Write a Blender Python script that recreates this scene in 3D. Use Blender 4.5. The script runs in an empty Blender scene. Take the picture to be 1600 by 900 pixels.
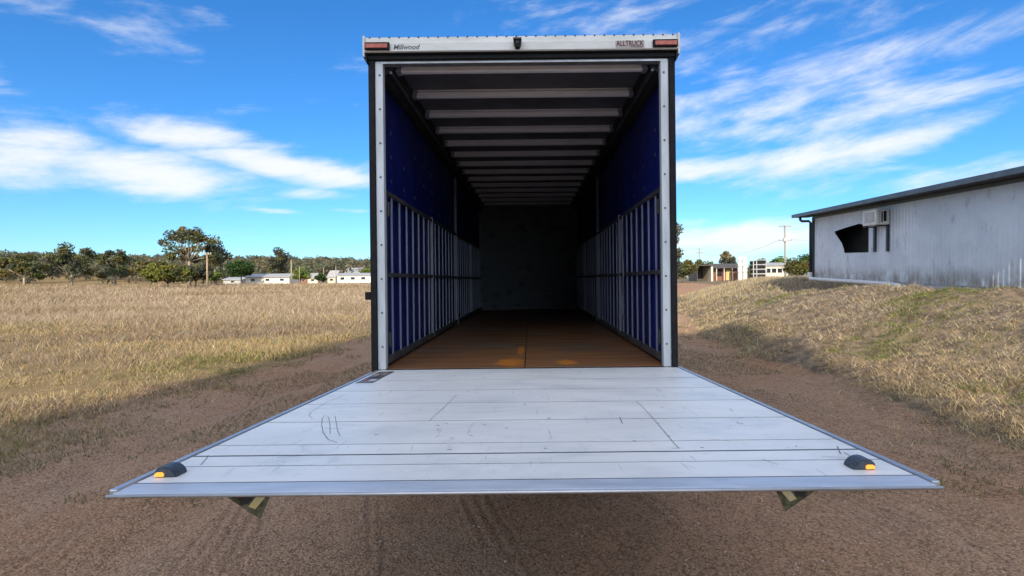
import bpy, bmesh, math, random
import numpy as np
from mathutils import Vector, Matrix

# ------------------------------------------------------------------ camera, sky, sun, exposure
SC = bpy.context.scene
COL = SC.collection
R = math.radians
CAMZ = 1.725          # eye height
DECK = 1.0            # cargo deck height
F = 834.0             # focal length in pixels of a 1600 px wide frame

cam_d = bpy.data.cameras.new('camera'); cam = bpy.data.objects.new('camera', cam_d); COL.objects.link(cam)
cam_d.sensor_width = 36.0; cam_d.lens = F / 1600 * 36.0
cam_d.shift_x = -(829 - 800) / 1600; cam_d.shift_y = -(450 - 437.5) / 1600
cam_d.clip_start = 0.05; cam_d.clip_end = 9000
cam.matrix_world = Matrix.Translation((0, 0, CAMZ)) @ Matrix.Rotation(R(90), 4, 'X') @ Matrix.Rotation(-0.0108, 4, 'Z')
SC.camera = cam

SUN_EL, SUN_AZ = R(25), R(186)       # azimuth from +Y towards +X: behind the viewer, a little to the left
SUN_DIR = Vector((math.sin(SUN_AZ) * math.cos(SUN_EL), math.cos(SUN_AZ) * math.cos(SUN_EL), math.sin(SUN_EL)))
sd = bpy.data.lights.new('sun', 'SUN'); sd.energy = 2.6; sd.angle = R(0.6); sd.color = (1.0, 0.87, 0.68)
sun = bpy.data.objects.new('sun', sd); COL.objects.link(sun)
sun.rotation_euler = SUN_DIR.to_track_quat('Z', 'Y').to_euler()

W = bpy.data.worlds.new('World'); SC.world = W; W.use_nodes = True
nt = W.node_tree; nt.nodes.clear()
def wn(t, **k):
    n = nt.nodes.new(t)
    for a, b in k.items(): setattr(n, a, b)
    return n
def wmath(op, a, b=None, c=None):
    n = wn('ShaderNodeMath', operation=op)
    for i, v in enumerate((a, b, c)):
        if v is None: continue
        if isinstance(v, (int, float)): n.inputs[i].default_value = v
        else: nt.links.new(v, n.inputs[i])
    return n.outputs[0]
SKYS = 0.15
sky = wn('ShaderNodeTexSky', sky_type='NISHITA', sun_disc=False, sun_elevation=SUN_EL, sun_rotation=SUN_AZ,
         altitude=300, air_density=1.0, dust_density=0.35, ozone_density=2.6)
hsv = wn('ShaderNodeHueSaturation'); hsv.inputs['Saturation'].default_value = 1.10; hsv.inputs['Value'].default_value = 1.0
tnt = wn('ShaderNodeMix', data_type='RGBA', blend_type='MULTIPLY'); tnt.inputs[0].default_value = 1.0; tnt.inputs[7].default_value = (.295, .438, .595, 1)
nt.links.new(sky.outputs[0], tnt.inputs[6]); nt.links.new(tnt.outputs[2], hsv.inputs['Color'])
tc = wn('ShaderNodeTexCoord'); sep = wn('ShaderNodeSeparateXYZ'); nt.links.new(tc.outputs['Generated'], sep.inputs[0])
dx, dy, dz = sep.outputs
rho = wmath('SQRT', wmath('ADD', wmath('MULTIPLY', dx, dx), wmath('MULTIPLY', dy, dy)))
az = wmath('ARCTAN2', dx, dy)
el = wmath('DIVIDE', dz, wmath('MAXIMUM', rho, 0.02))
def cnoise(sx, sz, shear, scale, detail, rough, seed):
    cb = wn('ShaderNodeCombineXYZ')
    nt.links.new(wmath('MULTIPLY', dx, sx), cb.inputs[0])
    nt.links.new(wmath('ADD', wmath('MULTIPLY', dy, sx), seed), cb.inputs[1])
    nt.links.new(wmath('MULTIPLY', wmath('ADD', dz, wmath('MULTIPLY', dx, shear)), sz), cb.inputs[2])
    n = wn('ShaderNodeTexNoise'); n.inputs['Scale'].default_value = scale; n.inputs['Detail'].default_value = detail
    n.inputs['Roughness'].default_value = rough; n.inputs['Distortion'].default_value = 0.35
    nt.links.new(cb.outputs[0], n.inputs['Vector'])
    return n.outputs[0]
# cloud banks: (x, y) in the 1600x900 view turned into azimuth / elevation, half widths, slant, amount
banks = [(300, 207, 120, 20, 0.02, .95), (245, 266, 190, 34, 0.0, 1.0), (455, 260, 150, 22, -.12, .98), (500, 300, 90, 12, 0, .6), (440, 326, 45, 5, 0, .62), (550, 326, 40, 5, 0, .62),
         (330, 15, 60, 22, 0, .42), (1120, 265, 260, 22, .06, .92), (1330, 245, 190, 26, .14, .9), (1300, 120, 260, 75, .25, .66), (1120, 185, 170, 45, .3, .56), (1100, 95, 90, 40, .2, .5),
         (1230, 190, 160, 10, .30, .5), (1200, 372, 260, 24, 0, .95), (1080, 352, 60, 14, 0, .6), (410, 360, 70, 3, 0, .45), (1270, 170, 330, 130, .1, .60), (1180, 60, 260, 50, .1, .50), (930, 20, 120, 40, 0, .42), (40, 230, 150, 60, .1, .8), (1560, 290, 200, 40, .1, .8)]
dens = None
for (px, py, hw, hh, sl, amp) in banks:
    u = (px - 829) / F; a0 = math.atan(u); ca = math.cos(a0); v0 = (437.5 - py) / F * ca
    su = hw / F * ca * ca; sv = hh / F * ca
    da = wmath('SUBTRACT', az, a0)
    e1 = wmath('POWER', wmath('ABSOLUTE', wmath('DIVIDE', da, su)), 2.0)
    dv = wmath('SUBTRACT', wmath('SUBTRACT', el, v0), wmath('MULTIPLY', da, sl))
    e2 = wmath('POWER', wmath('ABSOLUTE', wmath('DIVIDE', dv, sv)), 2.0)
    g = wmath('MULTIPLY', wmath('EXPONENT', wmath('MULTIPLY', wmath('ADD', e1, e2), -0.7)), amp)
    dens = g if dens is None else wmath('MAXIMUM', dens, g)
fill_veil = wmath('SUBTRACT', 0.74, wmath('MULTIPLY', wmath('SMOOTH_MAX', wmath('SUBTRACT', dy, 0.25), 0.0, 0.2), 1.1))      # cloud added out of view, thickest behind, to lift light in the shade
fill_veil = wmath('MULTIPLY', fill_veil, wmath('MINIMUM', wmath('MULTIPLY', wmath('MAXIMUM', dz, 0.0), 6.0), 1.0))
dens = wmath('MAXIMUM', dens, fill_veil)
n1 = cnoise(1.6, 7.0, -0.16, 2.2, 9, 0.62, 3.1)
n2 = cnoise(1.0, 3.2, -0.08, 5.5, 6, 0.6, 9.7)
nn = wmath('ADD', wmath('MULTIPLY', wmath('SUBTRACT', n1, 0.5), 1.6), wmath('MULTIPLY', wmath('SUBTRACT', n2, 0.5), 1.15))
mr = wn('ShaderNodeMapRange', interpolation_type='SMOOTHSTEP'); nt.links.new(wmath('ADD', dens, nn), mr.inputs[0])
mr.inputs[1].default_value = 0.26; mr.inputs[2].default_value = 1.0; mr.inputs[3].default_value = 0; mr.inputs[4].default_value = 0.92
mix = wn('ShaderNodeMix', data_type='RGBA'); nt.links.new(mr.outputs[0], mix.inputs[0])
nt.links.new(hsv.outputs[0], mix.inputs[6]); sdot = wn('ShaderNodeVectorMath', operation='DOT_PRODUCT'); nt.links.new(tc.outputs['Generated'], sdot.inputs[0]); sdot.inputs[1].default_value = SUN_DIR
fill_glow = wmath('ADD', 1.0, wmath('MULTIPLY', wmath('POWER', wmath('MAXIMUM', sdot.outputs['Value'], 0.0), 2.5), 1.8))      # cloud brightened towards the sun, added to lift the shaded foreground
cs = wn('ShaderNodeVectorMath', operation='SCALE'); cs.inputs[0].default_value = (3.15, 3.2, 3.3); nt.links.new(fill_glow, cs.inputs['Scale']); nt.links.new(cs.outputs[0], mix.inputs[7])
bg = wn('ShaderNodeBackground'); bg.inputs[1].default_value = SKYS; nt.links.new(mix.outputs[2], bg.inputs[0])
wo = wn('ShaderNodeOutputWorld'); nt.links.new(bg.outputs[0], wo.inputs[0])

SC.view_settings.view_transform = 'Standard'; SC.view_settings.look = 'None'
SC.view_settings.exposure = 1.1; SC.view_settings.gamma = 1.0; SC.view_settings.use_curve_mapping = False
SC.cycles.use_denoising = True; SC.cycles.max_bounces = 8; SC.cycles.caustics_reflective = False; SC.cycles.caustics_refractive = False

# ------------------------------------------------------------------ helpers
def put(px, py, d):
    """world point seen at pixel (px, py) of the 1600x900 view, d metres ahead"""
    a, b = px - 829, 437.5 - py; r = 0.0108
    a2, b2 = a * math.cos(r) + b * math.sin(r), -a * math.sin(r) + b * math.cos(r)
    return Vector((a2 / F * d, d, CAMZ + b2 / F * d))

def link(o, parent=None):
    COL.objects.link(o)
    if parent: o.parent = parent
    return o
def thing(name, label, cat, loc=(0, 0, 0), rz=0, group=None):
    o = bpy.data.objects.new(name, None); o.empty_display_size = 0.2; COL.objects.link(o)
    o.location = loc; o.rotation_euler = (0, 0, rz); o['label'] = label; o['category'] = cat
    if group: o['group'] = group
    return o
def tag(o, label=None, cat=None, group=None, kind=None):
    for k, v in (('label', label), ('category', cat), ('group', group), ('kind', kind)):
        if v: o[k] = v
    return o
def mesh_obj(name, me, mat, parent=None, smooth=False):
    if mat is not None: me.materials.append(mat)
    if smooth:
        me.polygons.foreach_set('use_smooth', [True] * len(me.polygons))
    return link(bpy.data.objects.new(name, me), parent)
def bm_obj(name, bm, mat, parent=None, smooth=False):
    bmesh.ops.recalc_face_normals(bm, faces=bm.faces)
    me = bpy.data.meshes.new(name); bm.to_mesh(me); bm.free()
    return mesh_obj(name, me, mat, parent, smooth)
def box(bm, x0, x1, y0, y1, z0, z1, bev=0):
    r = bmesh.ops.create_cube(bm, size=1.0, matrix=Matrix.Translation(((x0+x1)/2, (y0+y1)/2, (z0+z1)/2)) @ Matrix.Diagonal((abs(x1-x0), abs(y1-y0), abs(z1-z0), 1)))
    if bev:
        es = list({e for v in r['verts'] for e in v.link_edges})
        bmesh.ops.bevel(bm, geom=es, offset=bev, segments=2, affect='EDGES', profile=.6)
    return bm
def boxo(name, dims, mat, parent=None, bev=0):
    bm = bmesh.new(); box(bm, *dims, bev=bev); return bm_obj(name, bm, mat, parent)
def tube(bm, pts, rads, n=8, caps=True):
    pts = [Vector(p) for p in pts]; rings = []
    for i, p in enumerate(pts):
        t = (pts[min(i+1, len(pts)-1)] - pts[max(i-1, 0)]).normalized()
        a = t.orthogonal().normalized() if abs(t.z) > .9 else t.cross(Vector((0, 0, 1))).normalized()
        b = t.cross(a)
        r = rads[i] if isinstance(rads, (list, tuple)) else rads
        rings.append([bm.verts.new(p + (a * math.cos(2*math.pi*k/n) + b * math.sin(2*math.pi*k/n)) * r) for k in range(n)])
    for i in range(len(rings)-1):
        for k in range(n):
            bm.faces.new((rings[i][k], rings[i][(k+1) % n], rings[i+1][(k+1) % n], rings[i+1][k]))
    if caps:
        bm.faces.new(rings[0][::-1]); bm.faces.new(rings[-1])
    return bm
def prism(bm, poly, axis, a, b):
    """extrude a 2-D outline along an axis: 'x' outline is (y, z), 'y' is (x, z), 'z' is (x, y)"""
    f = {'x': lambda p, t: (t, p[0], p[1]), 'y': lambda p, t: (p[0], t, p[1]), 'z': lambda p, t: (p[0], p[1], t)}[axis]
    A = [bm.verts.new(f(p, a)) for p in poly]; B = [bm.verts.new(f(p, b)) for p in poly]
    bm.faces.new(A); bm.faces.new(B[::-1]); n = len(poly)
    for i in range(n): bm.faces.new((A[i], B[i], B[(i+1) % n], A[(i+1) % n]))
    return bm
def pydata(name, verts, faces_idx, nper, mat, parent=None, col=None, kind=None):
    """fast mesh from numpy arrays, every face has nper corners"""
    me = bpy.data.meshes.new(name); nv, nf = len(verts), len(faces_idx)
    me.vertices.add(nv); me.vertices.foreach_set('co', np.ascontiguousarray(verts, dtype=np.float32).ravel())
    me.loops.add(nf * nper); me.loops.foreach_set('vertex_index', np.ascontiguousarray(faces_idx, dtype=np.int32).ravel())
    me.polygons.add(nf); me.polygons.foreach_set('loop_start', np.arange(0, nf * nper, nper, dtype=np.int32))
    me.update(calc_edges=True); me.validate()
    if col is not None:
        at = me.color_attributes.new('tint', 'FLOAT_COLOR', 'POINT')
        c4 = np.ones((nv, 4), dtype=np.float32); c4[:, :3] = col; at.data.foreach_set('color', c4.ravel())
    o = mesh_obj(name, me, mat, parent)
    if kind: o['kind'] = kind
    return o

# ---- materials
class NT:
    def __init__(s, m): s.t = m.node_tree; s.b = s.t.nodes['Principled BSDF']
    def n(s, t, **k):
        n = s.t.nodes.new(t)
        for a, b in k.items(): setattr(n, a, b)
        return n
    def l(s, a, b): s.t.links.new(a, b)
    def noise(s, scale, detail=5, rough=.6, sx=1, sy=1, sz=1, coord='Object', dist=0):
        c = s.n('ShaderNodeTexCoord'); mp = s.n('ShaderNodeMapping'); mp.inputs['Scale'].default_value = (sx, sy, sz)
        s.l(c.outputs[coord], mp.inputs[0]); x = s.n('ShaderNodeTexNoise'); s.l(mp.outputs[0], x.inputs['Vector'])
        x.inputs['Scale'].default_value = scale; x.inputs['Detail'].default_value = detail; x.inputs['Roughness'].default_value = rough; x.inputs['Distortion'].default_value = dist
        return x.outputs[0]
    def ramp(s, f, lo, hi, a=0., b=1., smooth=True):
        m = s.n('ShaderNodeMapRange', interpolation_type='SMOOTHSTEP' if smooth else 'LINEAR'); s.l(f, m.inputs[0])
        for i, v in enumerate((lo, hi, a, b)): m.inputs[i+1].default_value = v
        return m.outputs[0]
    def mix(s, f, a, b, mode='MIX'):
        m = s.n('ShaderNodeMix', data_type='RGBA', blend_type=mode)
        for i, v in ((0, f), (6, a), (7, b)):
            if isinstance(v, (int, float)): m.inputs[i].default_value = v
            elif isinstance(v, tuple): m.inputs[i].default_value = (*v, 1)
            else: s.l(v, m.inputs[i])
        return m.outputs[2]
    def math(s, op, a, b):
        m = s.n('ShaderNodeMath', operation=op)
        for i, v in enumerate((a, b)):
            if isinstance(v, (int, float)): m.inputs[i].default_value = v
            else: s.l(v, m.inputs[i])
        return m.outputs[0]
    def bump(s, h, strength, dist):
        b = s.n('ShaderNodeBump'); b.inputs['Strength'].default_value = strength; b.inputs['Distance'].default_value = dist
        s.l(h, b.inputs['Height']); s.l(b.outputs[0], s.b.inputs['Normal'])
def newmat(name, rough=.6, metal=0., spec=None):
    m = bpy.data.materials.new(name); m.use_nodes = True; t = NT(m)
    t.b.inputs['Roughness'].default_value = rough; t.b.inputs['Metallic'].default_value = metal
    if spec is not None: t.b.inputs['Specular IOR Level'].default_value = spec
    return m, t
def mat(name, c1, c2=None, rough=.6, metal=0., scale=6, lo=.35, hi=.65, bump=0, bscale=40, spec=None, stretch=(1, 1, 1), rvar=0):
    m, t = newmat(name, rough, metal, spec)
    c2 = c2 or tuple(v * .8 for v in c1)
    f = t.ramp(t.noise(scale, 6, .65, *stretch), lo, hi)
    t.l(t.mix(f, c1, c2), t.b.inputs['Base Color'])
    if rvar: t.l(t.ramp(t.noise(scale * 2.3, 5, .7, *stretch), .3, .7, rough - rvar, rough + rvar), t.b.inputs['Roughness'])
    if bump: t.bump(t.noise(bscale, 5, .6, *stretch), bump, .01)
    return m
def tintmat(name, rough=.8, trans=.0):
    m, t = newmat(name, rough, 0, .2)
    a = t.n('ShaderNodeAttribute', attribute_name='tint'); t.l(a.outputs['Color'], t.b.inputs['Base Color'])
    if trans:
        tr = t.n('ShaderNodeBsdfTranslucent'); t.l(a.outputs['Color'], tr.inputs[0]); ms = t.n('ShaderNodeMixShader'); ms.inputs[0].default_value = trans
        t.l(t.b.outputs[0], ms.inputs[1]); t.l(tr.outputs[0], ms.inputs[2]); t.l(ms.outputs[0], t.t.nodes['Material Output'].inputs[0])
    return m

M = {}
M['white'] = mat('white_paint', (.72, .71, .68), (.58, .57, .53), .42, 0, 3, .35, .75, .03, 20, stretch=(1, 1, 3))
M['black'] = mat('black_rubber', (.010, .010, .012), (.016, .016, .017), .7, 0, 12, spec=.2)
M['blackmetal'] = mat('dark_metal', (.014, .015, .018), (.025, .025, .026), .6, .0, 9, spec=.25)
M['alu'] = mat('brushed_aluminium', (.60, .61, .64), (.46, .47, .5), .42, .85, 5, .3, .75, .04, 60, stretch=(1, 1, .15), rvar=.08)
M['bow'] = mat('roof_bow_aluminium', (.86, .86, .89), (.66, .66, .70), .4, .05, 1.2, .3, .7, .03, 30, stretch=(1, 4, 4), rvar=.12)
M['post'] = mat('galvanised_post', (.62, .64, .67), (.44, .46, .48), .5, .25, 7, .3, .8, .05, 30, stretch=(1, 1, .25))
M['gatebar'] = mat('gate_bar_metal', (.25, .26, .33), (.17, .18, .24), .45, .3, 7, .3, .75, stretch=(1, 1, .2))
M['gaterail'] = mat('gate_rail_metal', (.07, .07, .08), (.13, .125, .12), .5, .5, 9)
M['curtain'] = mat('blue_curtain_vinyl', (.005, .012, .155), (.004, .009, .10), .5, 0, 2.5, .3, .7, .35, 5, stretch=(1, 1.5, .35), spec=.35)
M['curtain_out'] = M['curtain']
M['strap'] = mat('strap_plate_vinyl', (.03, .036, .13), (.02, .026, .1), .5)
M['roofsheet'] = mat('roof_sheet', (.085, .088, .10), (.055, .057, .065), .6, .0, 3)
M['headboard'] = mat('scuffed_headboard', (.13, .135, .15), (.05, .052, .06), .65, 0, 3.5, .50, .75, .05, 20, stretch=(1, 1, 1.6))
M['red_lens'] = mat('red_lamp_lens', (.42, .075, .045), (.5, .13, .09), .25, 0, 30, stretch=(1, 1, 1))
M['amber'], _t = newmat('amber_lamp_lens', .3)
_t.b.inputs['Base Color'].default_value = (.75, .24, .03, 1); _t.b.inputs['Emission Color'].default_value = (1, .42, .06, 1); _t.b.inputs['Emission Strength'].default_value = .55
M['lamp_housing'] = mat('lamp_housing', (.06, .075, .10), (.035, .045, .06), .45, 0, 30)
M['decal_dark'] = mat('decal_black', (.02, .018, .022), (.05, .04, .045), .45)
M['decal_red'] = mat('decal_red', (.30, .03, .035), (.18, .02, .03), .45, 0, 30)
M['decal_maroon'] = mat('decal_maroon', (.10, .025, .025), (.07, .02, .02), .5, 0, 30)
M['decal_pink'] = mat('decal_faded', (.45, .36, .35), (.40, .34, .32), .5, 0, 30)
M['decal_grey'] = mat('decal_grey', (.13, .13, .135), (.2, .2, .2), .5, 0, 30)
M['decal_white'] = mat('decal_white', (.62, .62, .62), (.5, .48, .46), .5, 0, 30)
M['tyre'] = mat('tyre', (.015, .015, .016), (.04, .035, .03), .8, 0, 20)
M['rim'] = mat('wheel_rim', (.5, .5, .5), (.3, .3, .3), .4, .8, 12)
M['flag_dark'] = mat('flag_dark', (.018, .022, .024), (.03, .03, .03), .5)
M['flag_yellow'] = mat('flag_yellow', (.62, .50, .16), (.66, .55, .36), .55, 0, 30)
M['flag_edge'] = mat('flag_edge', (.05, .05, .02), (.16, .15, .09), .6, 0, 40)

# platform aluminium: extruded planks, worn white-grey with scratches and speckled dirt
m, t = newmat('platform_aluminium', .5, .0, .3)
n1 = t.noise(1.3, 6, .6, 1, 3, 1); n2 = t.noise(3, 8, .7, .5, 9, 1)
c = t.mix(t.ramp(n1, .3, .7), (.80, .80, .80), (.68, .69, .70)); c = t.mix(t.ramp(n2, .52, .78, 0, .35), c, (.80, .79, .75))
spk = t.ramp(t.noise(42, 4, .75, 1, .6, 1), .60, .70); spk = t.math('MULTIPLY', spk, t.ramp(t.noise(1.3, 4), .42, .66))
c = t.mix(t.math('MULTIPLY', spk, .75), c, (.17, .17, .18))
scr = t.ramp(t.noise(26, 3, .6, .05, 1.2, 1, dist=.6), .69, .72); c = t.mix(t.math('MULTIPLY', scr, .35), c, (.3, .31, .33))
scr2 = t.ramp(t.noise(20, 2, .5, 1.8, .14, 1, dist=1.2), .70, .73); c = t.mix(t.math('MULTIPLY', scr2, .45), c, (.26, .27, .29))
oi = t.n('ShaderNodeObjectInfo'); c = t.mix(t.ramp(oi.outputs['Random'], 0, 1, 0, .20, False), c, (.66, .69, .75))
for (sc_, lo_s, hi_s, am, sx_, sy_) in ((5., .60, .66, .4, 3.2, .5), (9., .62, .67, .45, 1.2, 1.1), (70., .58, .74, .32, .35, 1.3)):
    w_ = t.ramp(t.noise(sc_, 6, .75, sx_, sy_, 1, dist=1.1), lo_s, hi_s); c = t.mix(t.math('MULTIPLY', t.math('MULTIPLY', w_, t.ramp(t.noise(1.9, 3), .36, .62)), am), c, (.36, .39, .45))
c = t.mix(t.ramp(t.noise(2.6, 7, .7, .8, 1.6, 1), .46, .72, 0, .6), c, (.50, .53, .58)); c = t.mix(t.ramp(t.noise(.9, 3, .5, 1, 1, 1), .55, .75, 0, .25), c, (.78, .72, .60))
t.l(c, t.b.inputs['Base Color']); t.l(t.ramp(n2, .3, .7, .34, .52), t.b.inputs['Roughness'])
t.bump(t.noise(14, 4, .6, .15, 3, 1), .06, .01)
M['plank'] = m
M['lip'] = mat('sky_tinted_lip', (.56, .61, .70), (.42, .48, .58), .5, .25, 3, .3, .7, .05, 40, stretch=(1, 4, 1), rvar=.08)  # lip aluminium with the sky's blue reflection put into its colour
M['groove'] = mat('platform_groove', (.09, .11, .15), (.05, .06, .08), .6, .3, 10)
M['scratch'] = mat('scratch_mark', (.13, .135, .15), (.25, .26, .28), .6, .2, 40)

# cargo floor: rust-brown plate with cross streaks and orange rust patches
m, t = newmat('rusty_floor', .5, 0, .35)
s1 = t.noise(2.2, 7, .65, .5, 4, 1); s2 = t.noise(1.1, 5, .6)
c = t.mix(t.ramp(s1, .3, .7), (.26, .115, .045), (.15, .075, .038)); c = t.mix(t.ramp(s2, .45, .7, 0, .8), c, (.135, .11, .085))
c = t.mix(t.ramp(t.noise(3.3, 5, .6, 1, 1.3, 1), .60, .72, 0, .75), c, (.30, .105, .018)); c = t.mix(t.ramp(t.noise(30, 4, .7, .4, 2, 1), .6, .75, 0, .4), c, (.2, .16, .12))
oc = t.n('ShaderNodeTexCoord'); wob = t.noise(7, 4, .6)
for (qx, qy, rx, ry) in ((-.13, .30, .15, .30), (.36, .27, .12, .16), (-.05, 1.15, .05, .4)):
    mp = t.n('ShaderNodeMapping', vector_type='POINT'); mp.inputs['Scale'].default_value = (1/rx, 1/ry, 0); mp.inputs['Location'].default_value = (-qx/rx, -qy/ry, 0); t.l(oc.outputs['Object'], mp.inputs[0])
    ln_ = t.n('ShaderNodeVectorMath', operation='LENGTH'); t.l(mp.outputs[0], ln_.inputs[0])
    c = t.mix(t.ramp(t.math('ADD', ln_.outputs['Value'], t.math('MULTIPLY', t.math('SUBTRACT', wob, .5), 1.6)), 1.05, .35, 0, .9), c, (.50, .17, .025))
t.l(c, t.b.inputs['Base Color']); t.l(t.ramp(s1, .3, .7, .38, .62), t.b.inputs['Roughness']); t.bump(t.noise(35, 5, .65, .5, 2, 1), .12, .01)
M['floor'] = m
M['rust'] = mat('orange_rust_patch', (.42, .13, .018), (.24, .085, .02), .6, 0, 14, .35, .6, .15, 60)

# ground: dirt track, dry grass litter, bank
m, t = newmat('earth', .92, 0, .15)
at = t.n('ShaderNodeAttribute', attribute_name='zone'); sp = t.n('ShaderNodeSeparateColor'); t.l(at.outputs['Color'], sp.inputs[0])
g1 = t.noise(.55, 6, .6); g2 = t.noise(4.5, 7, .7); g3 = t.noise(45, 6, .75); g4 = t.noise(130, 4, .7)
dirt = t.mix(t.ramp(g2, .3, .7), (.44, .28, .18), (.33, .205, .13)); dirt = t.mix(t.ramp(g1, .35, .7, 0, .6), dirt, (.40, .29, .21))
dirt = t.mix(t.ramp(g3, .55, .75, 0, .55), dirt, (.54, .42, .31)); dirt = t.mix(t.ramp(g3, .46, .28, 0, .75), dirt, (.17, .11, .075))
dirt = t.mix(t.ramp(g4, .6, .78, 0, .5), dirt, (.56, .47, .38)); dirt = t.mix(t.ramp(g4, .42, .28, 0, .6), dirt, (.18, .125, .09))
vo = t.n('ShaderNodeTexVoronoi'); vo.inputs['Scale'].default_value = 62; vo.inputs['Randomness'].default_value = 1; vc = t.n('ShaderNodeTexCoord'); t.l(vc.outputs['Object'], vo.inputs['Vector'])
gs = t.n('ShaderNodeSeparateColor'); t.l(vo.outputs['Color'], gs.inputs[0])
dirt = t.mix(t.ramp(gs.outputs[0], .3, 1., .0, .34, False), dirt, (.62, .49, .36)); dirt = t.mix(t.ramp(gs.outputs[1], .66, .92, 0, .6), dirt, (.14, .09, .06)); dirt = t.mix(t.ramp(vo.outputs['Distance'], .5, .85, 0, .55), dirt, (.10, .065, .042))  # gaps between grains darkened, their shade put into the colour
dirt = t.mix(t.ramp(t.noise(.23, 4, .6), .4, .62, 0, .8), dirt, t.mix(1.0, dirt, (1.04, .90, .78), 'MULTIPLY'))
# tread marks: fine parallel lines swept along the track, broken up by noise
oc = t.n('ShaderNodeTexCoord'); so = t.n('ShaderNodeSeparateXYZ'); t.l(oc.outputs['Object'], so.inputs[0])
cc = t.math('ADD', t.math('MULTIPLY', so.outputs[0], .957), t.math('MULTIPLY', so.outputs[1], .29)); al = t.math('SUBTRACT', t.math('MULTIPLY', so.outputs[1], .957), t.math('MULTIPLY', so.outputs[0], .29))
cv = t.n('ShaderNodeCombineXYZ'); t.l(cc, cv.inputs[0]); t.l(t.math('MULTIPLY', al, .16), cv.inputs[1]); tn = t.n('ShaderNodeTexNoise'); tn.inputs['Scale'].default_value = 2.6; tn.inputs['Detail'].default_value = 3; t.l(cv.outputs[0], tn.inputs['Vector'])
tread = t.math('MULTIPLY', t.math('SINE', t.math('ADD', t.math('MULTIPLY', cc, 68.), t.math('MULTIPLY', t.noise(1.2, 3), 7.)), 0.), t.ramp(tn.outputs[0], .50, .60))
dirt = t.mix(t.ramp(tread, .1, .9, 0, .30), dirt, (.15, .10, .07)); dirt = t.mix(1.0, dirt, (1.06, 1.02, .985), 'MULTIPLY')
dry = t.mix(t.ramp(g2, .3, .7), (.34, .24, .115), (.22, .155, .08)); dry = t.mix(t.ramp(g3, .5, .75, 0, .5), dry, (.10, .085, .04))
bank = t.mix(t.ramp(g2, .38, .62), (.30, .225, .15), (.13, .10, .075)); bank = t.mix(t.ramp(g3, .5, .72, 0, .7), bank, (.07, .06, .042)); bank = t.mix(t.ramp(t.noise(.4, 4), .5, .68, 0, .6), bank, (.10, .115, .04))
tan = t.mix(t.ramp(g2, .3, .7), (.62, .42, .27), (.54, .36, .23))  # the same dirt in sunlight, its brightness put into the colour
c = t.mix(t.ramp(t.math('ADD', sp.outputs[0], t.math('MULTIPLY', t.math('SUBTRACT', g2, .5), .9)), .35, .65), dirt, dry)
c = t.mix(t.ramp(t.math('ADD', sp.outputs[1], t.math('MULTIPLY', t.math('SUBTRACT', g2, .5), .8)), .35, .65), c, bank)
c = t.mix(sp.outputs[2], c, tan)
t.l(c, t.b.inputs['Base Color'])
hh = t.math('ADD', t.math('MULTIPLY', g3, 1.0), t.math('MULTIPLY', g4, .45)); hh = t.math('ADD', t.math('ADD', hh, t.math('MULTIPLY', vo.outputs['Distance'], -.9)), t.math('MULTIPLY', tread, -.5)); t.bump(hh, .75, .02)
M['earth'] = m
M['blade'] = tintmat('grass_blades', .8, .25)
M['leaf'] = tintmat('foliage', .65, .22)
M['pebble'] = tintmat('pebbles', .85)
M['bark'] = mat('pale_bark', (.36, .31, .24), (.2, .165, .125), .85, 0, 3, .35, .65, .2, 12, stretch=(1, 1, .3))
M['darkbark'] = mat('dark_bark', (.07, .055, .042), (.11, .09, .07), .9, 0, 4)
M['polewood'] = mat('weathered_pole', (.36, .28, .19), (.26, .2, .14), .85, 0, 2, stretch=(1, 1, .2))
M['greypole'] = mat('grey_pole', (.33, .31, .28), (.24, .22, .2), .85, 0, 2, stretch=(1, 1, .2))
M['housewhite'] = mat('house_white', (.74, .73, .69), (.66, .64, .6), .7, 0, 1)
M['cream'] = mat('house_cream', (.72, .66, .52), (.64, .58, .45), .7, 0, 1)
M['roofgrey'] = mat('roof_grey', (.46, .46, .46), (.36, .36, .36), .5, .2, 1)
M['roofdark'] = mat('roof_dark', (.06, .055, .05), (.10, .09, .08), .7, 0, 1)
M['glassdark'] = mat('window_dark', (.02, .024, .03), (.03, .035, .04), .15, 0, 1)
M['brickred'] = mat('brick_red', (.26, .11, .07), (.2, .09, .06), .8, 0, 2)
M['yellow'] = mat('faded_yellow', (.62, .5, .18), (.55, .42, .18), .7, 0, 2)
M['fascia'] = mat('slate_fascia', (.105, .135, .165), (.075, .095, .12), .45, .1, 3)
M['navy'] = mat('navy_downpipe', (.022, .030, .045), (.035, .042, .055), .4, 0, 4)
M['pvc'] = mat('white_pvc', (.78, .78, .77), (.68, .67, .64), .4, 0, 5)
M['acwhite'] = mat('ac_casing', (.70, .69, .66), (.58, .56, .52), .5, 0, 6)
M['acgrey'] = mat('ac_grille', (.36, .36, .35), (.27, .27, .26), .6, 0, 8)
m, t = newmat('galvanised_wall', .5, .12)
n1 = t.noise(.9, 6, .65); n2 = t.noise(2.5, 7, .7, 1, 1, .5)
c = t.mix(t.ramp(n1, .3, .7), (.70, .74, .80), (.56, .60, .66)); c = t.mix(t.ramp(n2, .55, .75, 0, .7), c, (.17, .16, .155))
cz = t.n('ShaderNodeTexCoord'); sz = t.n('ShaderNodeSeparateXYZ'); t.l(cz.outputs['Object'], sz.inputs[0])
c = t.mix(t.math('MULTIPLY', t.ramp(sz.outputs[2], .6, .05, 0, .75), t.ramp(n2, .35, .6)), c, (.21, .165, .115))
t.l(c, t.b.inputs['Base Color']); M['galv'] = m
M['blockclad'] = mat('block_cladding', (.36, .35, .33), (.28, .27, .26), .6, .1, 1)

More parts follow.
